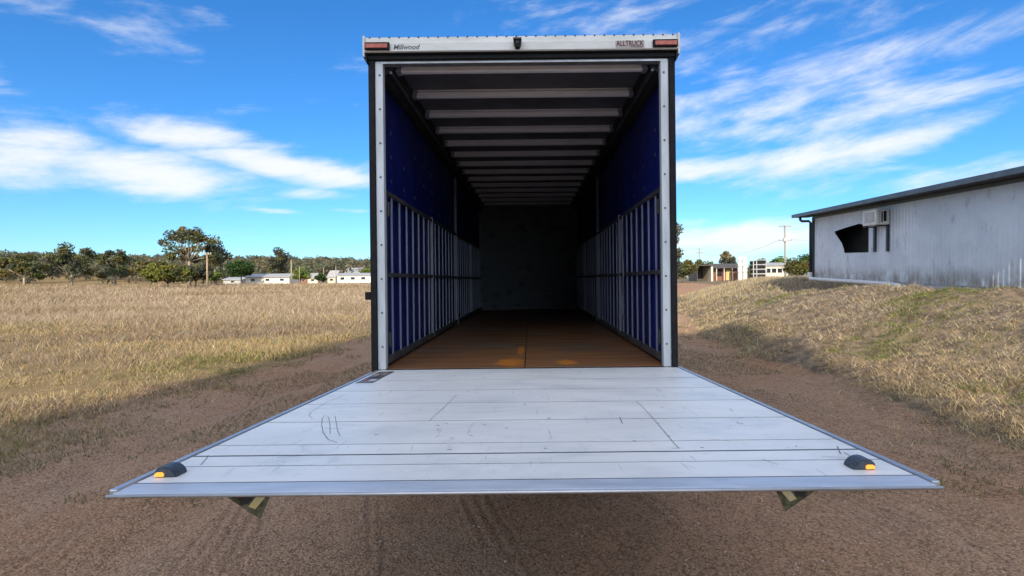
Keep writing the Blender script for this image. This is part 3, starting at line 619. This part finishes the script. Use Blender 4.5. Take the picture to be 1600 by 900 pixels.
# ------------------------------------------------------------------ far buildings and poles
def gz(x, y): return float(height(np.array([x]), np.array([y]))[0])
def house(name, label, cat, px0, px1, d, wall_h, roof_h, wall, roof, windows=3, depth=6, base=None, group=None):
    a, b = put(px0, 440, d), put(px1, 440, d); w = b.x - a.x; z0 = gz((a.x + b.x) / 2, d) if base is None else base
    h = thing(name, label, cat, ((a.x + b.x) / 2, d, z0), 0, group)
    boxo('wall', (-w/2, w/2, 0, depth, -1.0, wall_h), M[wall], h)
    bm = bmesh.new(); prism(bm, [(-.4, wall_h - .02), (depth / 2, wall_h + roof_h), (depth + .4, wall_h - .02), (depth + .4, wall_h + .08), (depth / 2, wall_h + roof_h + .12), (-.4, wall_h + .08)], 'x', -w/2 - .3, w/2 + .3); bm_obj('roof', bm, M[roof], h)
    for s in (-1, 1):
        bm = bmesh.new(); prism(bm, [(0, wall_h), (depth, wall_h), (depth/2, wall_h + roof_h - .05)], 'x', s * w/2, s * (w/2 - .1)); bm_obj('gable', bm, M[wall], h)
    for k in range(windows):
        cx = -w/2 + w * (k + .5) / windows; f = boxo('window', (cx - .55, cx + .55, -.06, -.005, wall_h * .45, wall_h * .82), M['housewhite'], h)
        boxo('pane', (cx - .47, cx + .47, -.075, -.061, wall_h * .48, wall_h * .79), M['glassdark'], f)
    return h
house('white_house', 'long low white house beyond the dry field, under the small gum tree', 'house', 384, 452, 132, 1.75, .8, 'housewhite', 'roofgrey', 3)
house('grey_shed', 'small grey-roofed shed left of the long white house', 'shed', 349, 378, 140, 1.3, .6, 'roofgrey', 'roofgrey', 1)
house('small_house', 'small pale house with a dull roof, midway between pole and caravan', 'house', 481, 496, 150, 1.6, 1.3, 'cream', 'roofgrey', 1)
house('gabled_house', 'tiny gabled house just left of the long white building by the truck', 'house', 512, 524, 155, 1.8, 2.0, 'cream', 'roofgrey', 1)
house('white_hall', 'long bright white building partly hidden by the left side of the truck', 'building', 527, 592, 128, 1.95, .5, 'housewhite', 'roofgrey', 4)
house('back_house', 'pale house whose roof shows above the long bright white building', 'house', 540, 562, 175, 3.2, 1.7, 'housewhite', 'roofgrey', 2)
house('red_roofed_house', 'low brick-red house left of the small pale house', 'house', 466, 482, 158, 1.6, .8, 'brickred', 'brickred', 1)
# right-hand side
def far_box(name, label, cat, px0, px1, yt, yb, d, depth, mt):
    a, b = put(px0, yb, d), put(px1, yt, d); h = thing(name, label, cat, ((a.x + b.x)/2, d, a.z)); w = b.x - a.x
    return h, w, b.z - a.z
h, w, hh_ = far_box('open_shed', 'open-fronted farm shed with a black interior, beside the far pole', 'shed', 1089, 1114, 415, 434, 100, 5, None)
boxo('side_wall', (-w/2, -w/2 + .12, 0, 5, -1, hh_), M['roofdark'], h); boxo('side_wall', (w/2 - .35, w/2, 0, 5, -1, hh_ - .1), M['cream'], h); boxo('back_wall', (-w/2 + .13, w/2 - .36, 4.85, 5, -1, hh_), M['roofdark'], h)
boxo('roof', (-w/2 - .3, w/2 + .2, -.4, 5.2, hh_ + .01, hh_ + .16), M['roofdark'], h)
h, w, hh_ = far_box('verandah_house', 'low house with a dark verandah roof and a yellow door panel', 'house', 1118, 1156, 416, 434, 104, 6, None)
boxo('wall', (-w/2, w/2, 1.2, 6, -1, hh_ - .1), M['brickred'], h)
bm = bmesh.new(); prism(bm, [(-.3, hh_ - .35), (3.4, hh_ + .55), (6.4, hh_ - .1), (6.4, hh_), (3.4, hh_ + .65), (-.3, hh_ - .25)], 'x', -w/2 - .4, w/2 + .4); bm_obj('roof', bm, M['roofdark'], h)
for fx in (-.46, -.15, .18, .46): boxo('verandah_post', (w * fx - .06, w * fx + .06, -.15, -.03, -1, hh_ - .3), M['cream'], h)
boxo('door', (w * .02, w * .02 + .9, 1.13, 1.195, -.5, hh_ - .5), M['yellow'], h); boxo('window', (-w * .36, -w * .36 + 1, 1.13, 1.195, .3, hh_ - .6), M['glassdark'], h)
h, w, hh_ = far_box('water_tanks', 'pair of tall narrow white tanks standing beside the dark rack', 'tank', 1156, 1171, 401, 434, 98, 2, None)
for s in (-1, 1):
    bm = bmesh.new(); tube(bm, [(s * w/4, 1, -1), (s * w/4, 1, hh_ - .1), (s * w/4, 1, hh_)], [w/4 - .04, w/4 - .04, w/4 - .2], 14); o = bm_obj('tank', bm, M['housewhite'], h)
    for k in range(3):
        bm = bmesh.new(); tube(bm, [(s * w/4, 1, hh_ * (.25 + .27 * k)), (s * w/4, 1, hh_ * (.25 + .27 * k) + .1)], w/4 - .01, 14); bm_obj('band', bm, M['roofgrey'], o)
h, w, hh_ = far_box('dark_rack', 'tall dark rack with four black shelves and pale uprights', 'rack', 1177, 1197, 406, 435, 96, 2, None)
for k in range(4): boxo('shelf', (-w/2 + .1, w/2 - .1, 0, 1.8, hh_ * k / 4 + .12, hh_ * (k + 1) / 4 - .16), M['black'], h, .03)
for k in range(5): boxo('cross_bar', (-w/2, w/2, -.06, -.005, hh_ * k / 4 - .07, hh_ * k / 4 + .05), M['roofgrey'], h)
for fx in (-.5, -.25, .5): boxo('upright', (w * fx - .07, w * fx + .07, -.15, -.065, -1, hh_ + .1), M['roofgrey'], h)
house('cream_hall', 'long cream building between the dark rack and the tall power pole', 'building', 1196, 1232, 112, 2.9, .6, 'cream', 'roofgrey', 4, 7, base=1.3)
def pole(name, label, px, yt, yb, d, r, arms, mt, cat='power pole', group=None):
    a = put(px, yb, d); tpt = put(px, yt, d); z0 = min(a.z, gz(a.x, d)) - .1
    h = thing(name, label, cat, (a.x, d, z0), 0, group); H = tpt.z - z0
    bm = bmesh.new(); tube(bm, [(0, 0, -.3), (0, 0, H)], [r, r * .75], 8); bm_obj('shaft', bm, M[mt], h, True)
    for (ya, half) in arms:
        z = put(px, ya, d).z - z0; arm = boxo('cross_arm', (-half, half, -r - .12, -r - .01, z - .06, z + .06), M[mt], h)
        for fx in (-.9, -.45, .45, .9): boxo('insulator', (half * fx - .05, half * fx + .05, -r - .1, -r - .02, z + .061, z + .26), M['roofgrey'], arm)
    return h
pp = pole('power_pole', 'tall grey power pole with two cross arms left of the iron hut', 1227, 352, 436, 92, .17, ((354, 1.05), (376, 1.15)), 'greypole')
boxo('transformer', (-.42, .42, -.45, -.19, 6.9 + .0, 7.5), M['roofgrey'], pp)
pole('power_pole', 'thin far power pole beside the open black shed', 1093, 388, 436, 128, .15, ((389, .95), (395, .95)), 'greypole')
pole('power_pole', 'pale timber pole with a cross arm right of the big gum tree', 324, 395, 440, 84, .15, ((397, .8),), 'polewood')
pole('power_pole', 'bright tan pole between the two white houses beside the green bush', 455.5, 406, 440, 122, .16, (), 'polewood')
pole('lamp_post', 'thin tan post just right of the bright tan pole', 468, 416, 440, 126, .10, (), 'polewood', 'post')
pole('lamp_post', 'thin post directly left of the tiny gabled house', 506, 418, 440, 140, .11, (), 'polewood', 'post')
pole('lamp_post', 'post directly right of the tiny gabled house', 525, 415, 440, 142, .12, (), 'polewood', 'post')
# power line from the tall pole towards both sides
def wire(name, label, p, q, sag):
    bm = bmesh.new(); n = 16; pts = []
    for i in range(n + 1):
        t_ = i / n; v = p.lerp(q, t_); v.z -= sag * 4 * t_ * (1 - t_); pts.append(v)
    tube(bm, pts, .022, 5); o = bm_obj(name, bm, M['greypole'], None); tag(o, label, 'wire')
pA = put(1227, 376, 92)
wire('power_line', 'power line running right from the tall pole towards the hut', pA + Vector((.9, 0, .2)), put(1440, 378, 80), .4)
wire('power_line', 'thin power line sagging between the two right-hand poles', pA + Vector((-.9, 0, .2)), put(1093, 394, 128), 1.6)

# ------------------------------------------------------------------ vegetation
def leaf_quads(centres, radii, counts, size, cols, seed, flat=.75):
    """leaf-sized faces spread through ellipsoidal clumps; returns verts, faces, colours"""
    g = np.random.default_rng(seed); V, C = [], []
    for c, r, n, col in zip(centres, radii, counts, cols):
        u = g.normal(size=(n, 3)); u /= np.linalg.norm(u, axis=1)[:, None]; rad = g.random(n) ** .42
        p = np.array(c) + u * rad[:, None] * np.array([r, r, r * flat])
        a = g.normal(size=(n, 3)); a /= np.linalg.norm(a, axis=1)[:, None]; b = np.cross(a, g.normal(size=(n, 3))); b /= np.linalg.norm(b, axis=1)[:, None]
        s = size * (.6 + .8 * g.random(n))[:, None]
        V.append(np.stack([p - a * s, p + b * s * .55, p + a * s, p - b * s * .55], 1))
        k = (.75 + .5 * g.random((n, 1))) * np.array(col) * (1 + .12 * g.normal(size=(n, 3))); C.append(np.repeat(np.clip(k, .005, .6)[:, None, :], 4, 1))
    V = np.concatenate(V).reshape(-1, 3); C = np.concatenate(C).reshape(-1, 3)
    return V, np.arange(len(V)).reshape(-1, 4), C
def tree(name, label, base, H, W, cols, seed, trunk_r, clumps=26, lean=0, bark='bark', crown_lo=.4, leaf=.26, per=150, clump_r=.16, group=None, shape='gum', cat='tree'):
    rr = random.Random(seed); t_ = thing(name, label, cat, base, 0, group)
    fork = Vector((lean * .5, 0, H * crown_lo)); cen, rad, bm = [], [], bmesh.new()
    tube(bm, [(0, 0, -.4), (lean * .2, 0, H * crown_lo * .5), fork], [trunk_r, trunk_r * .8, trunk_r * .62], 8)
    for i in range(clumps):
        if shape == 'gum':
            a = rr.uniform(0, 2 * math.pi); k = rr.random() ** .5; z = crown_lo + (1 - crown_lo) * rr.random() ** .75; wz = math.sin(math.pi * min(1, .25 + .62 * (z - crown_lo) / (1 - crown_lo))) ** .5
            p = Vector((lean + W/2 * k * wz * math.cos(a), W/2 * k * wz * .8 * math.sin(a), H * z * (1 - .12 * k)))
        else:
            a = rr.uniform(0, 2 * math.pi); ph = rr.uniform(-.5, 1); k = rr.random() ** .4
            p = Vector((W/2 * .8 * k * math.cos(a) * math.sqrt(max(0, 1 - ph * ph * .8)), W/2 * .8 * k * math.sin(a) * math.sqrt(max(0, 1 - ph * ph * .8)), H * (.52 + .36 * ph * k)))
        cen.append(p); rad.append(H * clump_r * rr.uniform(.65, 1.25))
        if i % 2 == 0:
            mid = fork.lerp(p, .55) + Vector((rr.uniform(-1, 1), rr.uniform(-1, 1), rr.uniform(-.2, .6))) * H * .03
            tube(bm, [fork, mid, p], [trunk_r * .45, trunk_r * .26, trunk_r * .08], 6)
    bm_obj('trunk', bm, M[bark], t_, True)
    V, Fc, C = leaf_quads(cen, rad, [per] * clumps, leaf, [cols[rr.randrange(len(cols))] for _ in cen], seed)
    pydata('crown', V, Fc, 4, M['leaf'], t_, C); return t_
GUM = [(.13, .13, .045), (.10, .115, .05), (.17, .13, .045), (.075, .09, .05), (.11, .12, .07)]
DARKG = [(.03, .065, .016), (.04, .08, .02), (.05, .09, .03)]; OLIVE = [(.10, .105, .035), (.075, .085, .03), (.13, .12, .045)]
LIME = [(.15, .20, .04), (.12, .17, .035)]; GREYG = [(.085, .095, .07), (.06, .07, .05), (.11, .115, .075)]
def at(px, d, yb=441):
    p = put(px, yb, d); return (p.x, d, gz(p.x, d))
def th(px, yt, d):       # height above ground of a top seen at yt
    p = put(px, yt, d); return p.z - gz(p.x, d)
def pw(n, d): return n / F * d
tree('gum_tree', 'tallest gum tree with spreading open crown at the left of the field', at(296, 105), th(296, 354, 105), pw(84, 105), GUM, 11, .36, 40, 0, 'bark', .42, .24, 125, .105)
tree('gum_tree', 'drooping dark gum limb crown on the right flank of the tallest gum', at(335, 109), th(335, 372, 109), pw(36, 109), GREYG, 12, .2, 12, .5, 'bark', .45, .24, 150, .13)
tree('gum_tree', 'smaller gum tree with grey-green top above the long white house', at(437, 150), th(437, 389, 150), pw(34, 150), GREYG + [(.12, .12, .05)], 13, .3, 20, 0, 'darkbark', .3, .3, 130, .15)
tree('round_tree', 'dense round dark green tree left of the long white house', at(377, 128), th(377, 402, 128), pw(36, 128), DARKG, 14, .2, 30, 0, 'darkbark', .3, .26, 170, .2, None, 'round')
tree('wide_shrub', 'broad yellow-green shrub with dark base at the field\'s left end', at(262, 88), th(262, 409, 88), pw(78, 88), OLIVE + [(.15, .16, .03)], 15, .15, 34, 0, 'darkbark', .2, .22, 170, .2, None, 'round', 'shrub')
tree('wide_shrub', 'olive bush below the tallest gum, beside the timber pole', at(306, 100), th(306, 408, 100), pw(60, 100), OLIVE + GREYG, 16, .15, 26, 0, 'darkbark', .2, .24, 150, .22, None, 'round', 'shrub')
tree('wide_shrub', 'olive bush left of the tallest gum\'s trunk', at(236, 112), th(236, 402, 112), pw(50, 112), OLIVE, 17, .15, 22, 0, 'darkbark', .2, .25, 150, .22, None, 'round', 'shrub')
tree('green_bush', 'bright green bush at the foot of the timber pole', at(338, 108), th(338, 422, 108), pw(20, 108), LIME, 18, .08, 12, 0, 'darkbark', .2, .18, 110, .24, None, 'round', 'bush')
tree('green_bush', 'bright green bush right of the tan pole between the white houses', at(470, 128), th(470, 417, 128), pw(26, 128), LIME, 19, .08, 14, 0, 'darkbark', .2, .22, 110, .24, None, 'round', 'bush')
tree('green_bush', 'dark green bush right of the small pale house', at(499, 138), th(499, 426, 138), pw(18, 138), DARKG, 20, .08, 10, 0, 'darkbark', .2, .22, 110, .26, None, 'round', 'bush')
tree('green_bush', 'bright green bush against the left edge of the truck', at(571, 150), th(571, 418, 150), pw(26, 150), LIME, 21, .08, 12, 0, 'darkbark', .2, .24, 110, .24, None, 'round', 'bush')
tree('gum_tree', 'slender gum tree half hidden by the right side of the truck', at(1046, 74), th(1046, 344, 74), pw(40, 74), GREYG + GUM[:2], 22, .22, 20, 0, 'bark', .25, .2, 130, .12)
tree('wide_shrub', 'olive bush nearest the right side of the truck', at(1066, 92), th(1066, 404, 92), pw(44, 92), OLIVE, 23, .1, 20, 0, 'darkbark', .2, .2, 140, .24, None, 'round', 'shrub')
tree('wide_shrub', 'olive bush behind the open black shed', at(1102, 112), th(1102, 404, 112), pw(40, 112), OLIVE + LIME[:1], 24, .1, 20, 0, 'darkbark', .2, .22, 140, .24, None, 'round', 'shrub')
tree('gum_tree', 'lone gum tree above the verandah roof', at(1137, 124), th(1137, 391, 124), pw(24, 124), GREYG + GUM, 25, .2, 14, .2, 'bark', .35, .26, 120, .15)
tree('round_tree', 'grey-green tree behind the dark rack', at(1187, 135), th(1187, 402, 135), pw(26, 135), GREYG, 26, .15, 16, 0, 'darkbark', .3, .26, 130, .22, None, 'round')
tree('green_bush', 'bright green tree left of the tall power pole', at(1214, 135), th(1214, 400, 135), pw(34, 135), LIME + DARKG, 27, .1, 18, 0, 'darkbark', .2, .25, 130, .24, None, 'round', 'tree')
tree('wide_shrub', 'reddish-green bush between the tall power pole and the hut', at(1247, 84), th(1247, 403, 84), pw(36, 84), OLIVE + [(.18, .10, .045), (.12, .13, .03)], 28, .1, 22, 0, 'darkbark', .2, .2, 150, .24, None, 'round', 'shrub')
tree('round_tree', 'dark green tree directly behind the corner of the hut', at(1262, 105), th(1262, 394, 105), pw(30, 105), DARKG, 29, .15, 18, 0, 'darkbark', .3, .22, 140, .22, None, 'round')
# trees left of the photograph's edge
for i, (px, yt, d, wp, cols, lb) in enumerate(((180, 392, 118, 60, GUM, 'gum tree with an uneven crown left of the broad shrub'), (112, 380, 108, 66, GREYG + GUM[:2], 'grey-green gum standing between its two left neighbours'), (38, 398, 102, 70, OLIVE + GUM, 'olive gum tree nearest the left border of the view'))):
    tree('gum_tree', lb, at(px, d), th(px, yt, d), pw(wp, d), cols, 40 + i, .28, 24, 0, 'bark', .3, .25, 150, .15)

# wooded hillside on the left: one far mass of crowns
g = np.random.default_rng(5); cen, rad, cnt, cols = [], [], [], []
HAZED_WOODC = [(.12, .12, .075), (.09, .10, .065), (.14, .125, .08), (.08, .09, .06), (.16, .135, .085), (.12, .13, .075)]  # crowns greyed and lightened, distance haze put into their colours
for i in range(1500):
    d = 165 + 330 * g.random() ** .8; u = -1.12 + 1.05 * g.random(); x = u * d
    h = g.uniform(4.5, 8.5); z = gz(x, d); r = g.uniform(2.4, 4.2)
    cen.append((x, d, z + h * .62)); rad.append(r); cnt.append(85); cols.append(HAZED_WOODC[int(g.integers(len(HAZED_WOODC)))])
V, Fc, C = leaf_quads(cen, rad, cnt, .62, cols, 6, .85)
wood = pydata('wooded_hillside', V, Fc, 4, M['leaf'], None, C, 'stuff'); tag(wood, 'grey-green scrubby woodland along the horizon behind the houses', 'woodland')
# low scrub line on the far right horizon
cen, rad, cnt, cols = [], [], [], []
for i in range(260):
    d = 130 + 160 * g.random(); u = .24 + .95 * g.random(); x = u * d; z = gz(x, d)
    cen.append((x, d, z + g.uniform(.8, 2.6))); rad.append(g.uniform(1.6, 3.0)); cnt.append(80); cols.append(HAZED_WOODC[int(g.integers(len(HAZED_WOODC)))])
V, Fc, C = leaf_quads(cen, rad, cnt, .45, cols, 7, .8)
scrub = pydata('distant_scrub', V, Fc, 4, M['leaf'], None, C, 'stuff'); tag(scrub, 'low olive scrub along the right-hand horizon', 'scrub')

# grass: thin bent blades in one mesh per kind
def blades(name, x, y, h, w, lean, cols, seed, label, cat):
    g = np.random.default_rng(seed); n = len(x); z = height(x, y) - .01
    a = g.random(n) * 2 * np.pi; la = g.random(n) * 2 * np.pi; lx, ly = np.cos(la) * lean * h, np.sin(la) * lean * h
    p = np.stack([x, y, z], -1); wx, wy = np.cos(a) * w / 2, np.sin(a) * w / 2; zr_ = np.zeros(n)
    v0 = p + np.stack([-wx, -wy, zr_], -1); v1 = p + np.stack([wx, wy, zr_], -1)
    mid = p + np.stack([lx * .35, ly * .35, h * .6], -1); v2 = mid + np.stack([wx, wy, zr_], -1) * .8; v3 = mid - np.stack([wx, wy, zr_], -1) * .8
    v4 = p + np.stack([lx, ly, h * .95], -1)
    V = np.stack([v0, v1, v2, v2, v3, v0, v3, v2, v4], 1).reshape(-1, 3); i = np.arange(len(V)).reshape(-1, 3)
    C = np.repeat(cols[:, None, :], 9, 1).reshape(-1, 3)
    o = pydata(name, V, i, 3, M['blade'], None, C, 'stuff'); tag(o, label, cat); return o
def palette(g, n, cols, wts):
    k = g.choice(len(cols), n, p=np.array(wts) / sum(wts)); return np.array(cols)[k] * (.7 + .6 * g.random((n, 1)))
def scatter(n, x0, x1, y0, y1, dens, seed, pow_=1.0):
    g = np.random.default_rng(seed); x = x0 + (x1 - x0) * g.random(n); y = y0 + (y1 - y0) * g.random(n) ** pow_
    k = g.random(n) < dens(x, y); return x[k], y[k], g
view = lambda x, y: (np.abs(x) < 1.12 * y + 1.0)
STRAW, GOLD, PALE, GREEN, GREY = (.40, .295, .155), (.40, .275, .115), (.48, .39, .24), (.13, .16, .04), (.27, .235, .18)
def polar(n, u0, u1, y0, y1, dens, seed, tuft=0):
    """points thinning out with distance; part of them gathered into tufts"""
    g = np.random.default_rng(seed); m_ = n if not tuft else n // tuft
    y = y0 * (y1 / y0) ** g.random(m_); x = (u0 + (u1 - u0) * g.random(m_)) * y
    k = g.random(m_) < dens(x, y); x, y = x[k], y[k]; tid = np.arange(len(x)); rnd = g.random(len(x))
    if tuft:
        x, y, tid, rnd = (np.repeat(a, tuft) for a in (x, y, tid, rnd)); r = (.03 + .09 * rnd) * np.clip(y / 9, .8, 2.4) * np.sqrt(g.random(len(x))); a = g.random(len(x)) * 6.283
        x = x + r * np.cos(a); y = y + r * np.sin(a)
    return x, y, rnd, g
def join(a, b): return tuple(np.concatenate([p, q]) for p, q in zip(a[:3], b[:3])) + (a[3],)
# short dry grass left of the track
dn = lambda x, y: (x < -2.0) * np.clip(leftgrass(x, y) * np.clip(2.4 * (fbm(x * .5, y * .8, 3) - .24), .05, 1), 0, 1)
x, y, rnd, g = join(polar(200000, -1.14, -.12, 4.6, 40, dn, 21), polar(190000, -1.14, -.12, 4.6, 40, lambda x, y: dn(x, y) * (fbm(x * .5 + 7, y * .5, 3) > .45), 121, 14)); n = len(x)
gr = fbm(x * .16 + 8, y * .5, 3); gb_ = fbm(x * .1 + 60, y * .33 + 9, 3)
cols = palette(g, n, [STRAW, GOLD, PALE, GREEN, GREY], [5, 4, 4, 1, 1.6]); mk = gr + .1 * g.normal(size=n) > .58; cols[mk] = palette(g, mk.sum(), [GREEN, (.2, .2, .06), STRAW], [3, 3, 3])
mk = gb_ + .08 * g.normal(size=n) > .55; cols[mk] = palette(g, mk.sum(), [(.27, .19, .13), GREY, STRAW], [3, 2, 1]); cols *= (.75 + .5 * rnd[:, None])
sh = np.where(x > -5.6, .6, 1.0); far = np.clip(y / 10, 1, 3)
blades('dry_grass', x, y, (.03 + .13 * g.random(n) * (.3 + 1.1 * rnd) * (.5 + fbm(x * .45, y * .45 + 20, 2))) * sh * np.clip(far, 1, 1.5), .0085 * far, .85, cols, 31, 'short golden dry grass along the left of the dirt track', 'grass')
# tall seeding grass farther out
dn = lambda x, y: sst(18, 27, y + .30 * (-x - 20) + 7 * (fbm(x * .15, y * .15, 3) - .5)) * (x < -2 - .02 * y) * (.35 + .9 * fbm(x * .3, y * .3 + 4, 3))
x, y, rnd, g = join(polar(130000, -1.14, -.10, 16, 118, dn, 22), polar(130000, -1.14, -.10, 16, 80, dn, 122, 10)); n = len(x)
gr = fbm(x * .06 + 3, y * .16, 3); TALL = [(.39, .285, .195), (.45, .35, .24), (.32, .235, .17), (.50, .42, .30), (.25, .21, .13)]
cols = palette(g, n, TALL, [4, 4, 3, 3, 1]); mk = gr + .05 * g.normal(size=n) > .56; cols[mk] = palette(g, mk.sum(), [(.27, .22, .13), (.36, .28, .17), (.33, .22, .14)], [1, 1, 1]); cols *= (.8 + .4 * rnd[:, None])
far = np.clip(y / 24, .8, 4)
blades('tall_grass', x, y, (.18 + .5 * g.random(n) * (.3 + .95 * rnd)) * (.4 + .95 * gr), .014 * far, .65, cols, 32, 'tall reddish-brown seeding grass across the field on the left', 'grass')
# rough growth on the bank
dn = lambda x, y: np.clip(sst(-.02, .10, bankness(x, y) + .06 * (fbm(x * 1.5, y * 1.5, 2) - .5)), 0, 1) * (x < 11.3 + .5 * np.maximum(0, y - 22)) * np.clip(2.6 * (fbm(x * .9 + 5, y * .9, 3) - .22), .08, 1)
x, y, rnd, g = join(polar(130000, .2, 1.14, 4.0, 46, dn, 23), polar(330000, .2, 1.14, 4.0, 34, dn, 123, 18)); n = len(x)
gr = fbm(x * .45 + 11, y * .6 + 2, 3); cols = palette(g, n, [STRAW, PALE, GREY, (.20, .17, .14), (.30, .27, .25)], [2.5, 2.5, 5, 3, 3])
low = x < toe(y) + 1.7 + .8 * g.normal(size=n); cols[low] = palette(g, low.sum(), [STRAW, PALE, GREY, (.3, .22, .12)], [4, 4, 1, 2])
mk = (gr + .05 * g.normal(size=n) > .60) & (x > toe(y) + .9); cols[mk] = palette(g, mk.sum(), [GREEN, (.17, .19, .06), STRAW], [4, 3, 1]); cols *= (.6 + .8 * rnd[:, None])
far = np.clip(y / 9, .9, 3)
blades('bank_grass', x, y, (.018 + .085 * g.random(n) * (.12 + 1.1 * rnd ** 2.5)) * np.clip(far, 1, 1.5), .0075 * far, 1.25, cols, 33, 'patchy straw, grey and green growth covering the right-hand bank', 'grass')
dn = lambda x, y: view(x, y) * sst(.25, .6, bankness(x, y) + .25 * fbm(x * .6, y * .6, 2)) * sst(21, 25, y)
x, y, g = scatter(42000, 7, 30, 21, 46, dn, 27); n = len(x)
blades('crest_straw', x, y, .10 + .32 * g.random(n) * fbm(x * .8 + 3, y * .8, 3), np.full(n, .02), .6, palette(g, n, [PALE, STRAW, (.5, .42, .3), GREY], [4, 3, 2, 1]), 37, 'knee-high straw along the crest of the bank, left of the hut', 'grass')
# thin tufts on the bare track sides
dn = lambda x, y: view(x, y) * (fbm(x * 1.4 + 30, y * .8, 3) > .55) * (np.abs(x + .2) > 2.3) * (x < toe(y)) * (x > -7)
x, y, g = scatter(120000, -7, 6, 4.2, 22, dn, 24); n = len(x)
if n: blades('track_tufts', x, y, .02 + .05 * g.random(n), np.full(n, .007), .9, palette(g, n, [(.2, .17, .09), GREEN, (.14, .12, .07)], [3, 2, 2]), 34, 'sparse flattened tufts on the dirt track', 'grass')

# loose gravel on the near track
ico = bmesh.new(); bmesh.ops.create_icosphere(ico, subdivisions=1, radius=1); iv = np.array([v.co[:] for v in ico.verts]); ico.verts.index_update(); fi = np.array([[v.index for v in f.verts] for f in ico.faces]); ico.free()
g = np.random.default_rng(77); n = 26000; y = 2.3 + 9 * g.random(n) ** 1.9; x = (g.random(n) * 2 - 1) * (1.05 * y + .4); k = (x < toe(y)) & (x > -5.5); x, y = x[k], y[k]; n = len(x)
s = .0026 + .0075 * g.random(n) ** 4; sc3 = s[:, None] * (.7 + .6 * g.random((n, 3))) * np.array([1, 1, .65])
base = np.stack([x, y, height(x, y) + s * .2], -1); V = (iv[None] * (1 + .15 * g.normal(size=(n, 12, 1)))) * sc3[:, None, :] + base[:, None, :]
Fc = (fi[None] + (np.arange(n) * 12)[:, None, None]).reshape(-1, 3); pc = np.array([(.36, .26, .19), (.26, .18, .13), (.42, .33, .26), (.48, .41, .34), (.16, .12, .095)])[g.choice(5, n, p=[.35, .3, .18, .05, .12])]
gv = pydata('gravel', V.reshape(-1, 3), Fc, 3, M['pebble'], None, np.repeat(pc[:, None], 12, 1).reshape(-1, 3), 'stuff'); tag(gv, 'loose brown gravel scattered over the dirt in the foreground', 'gravel')
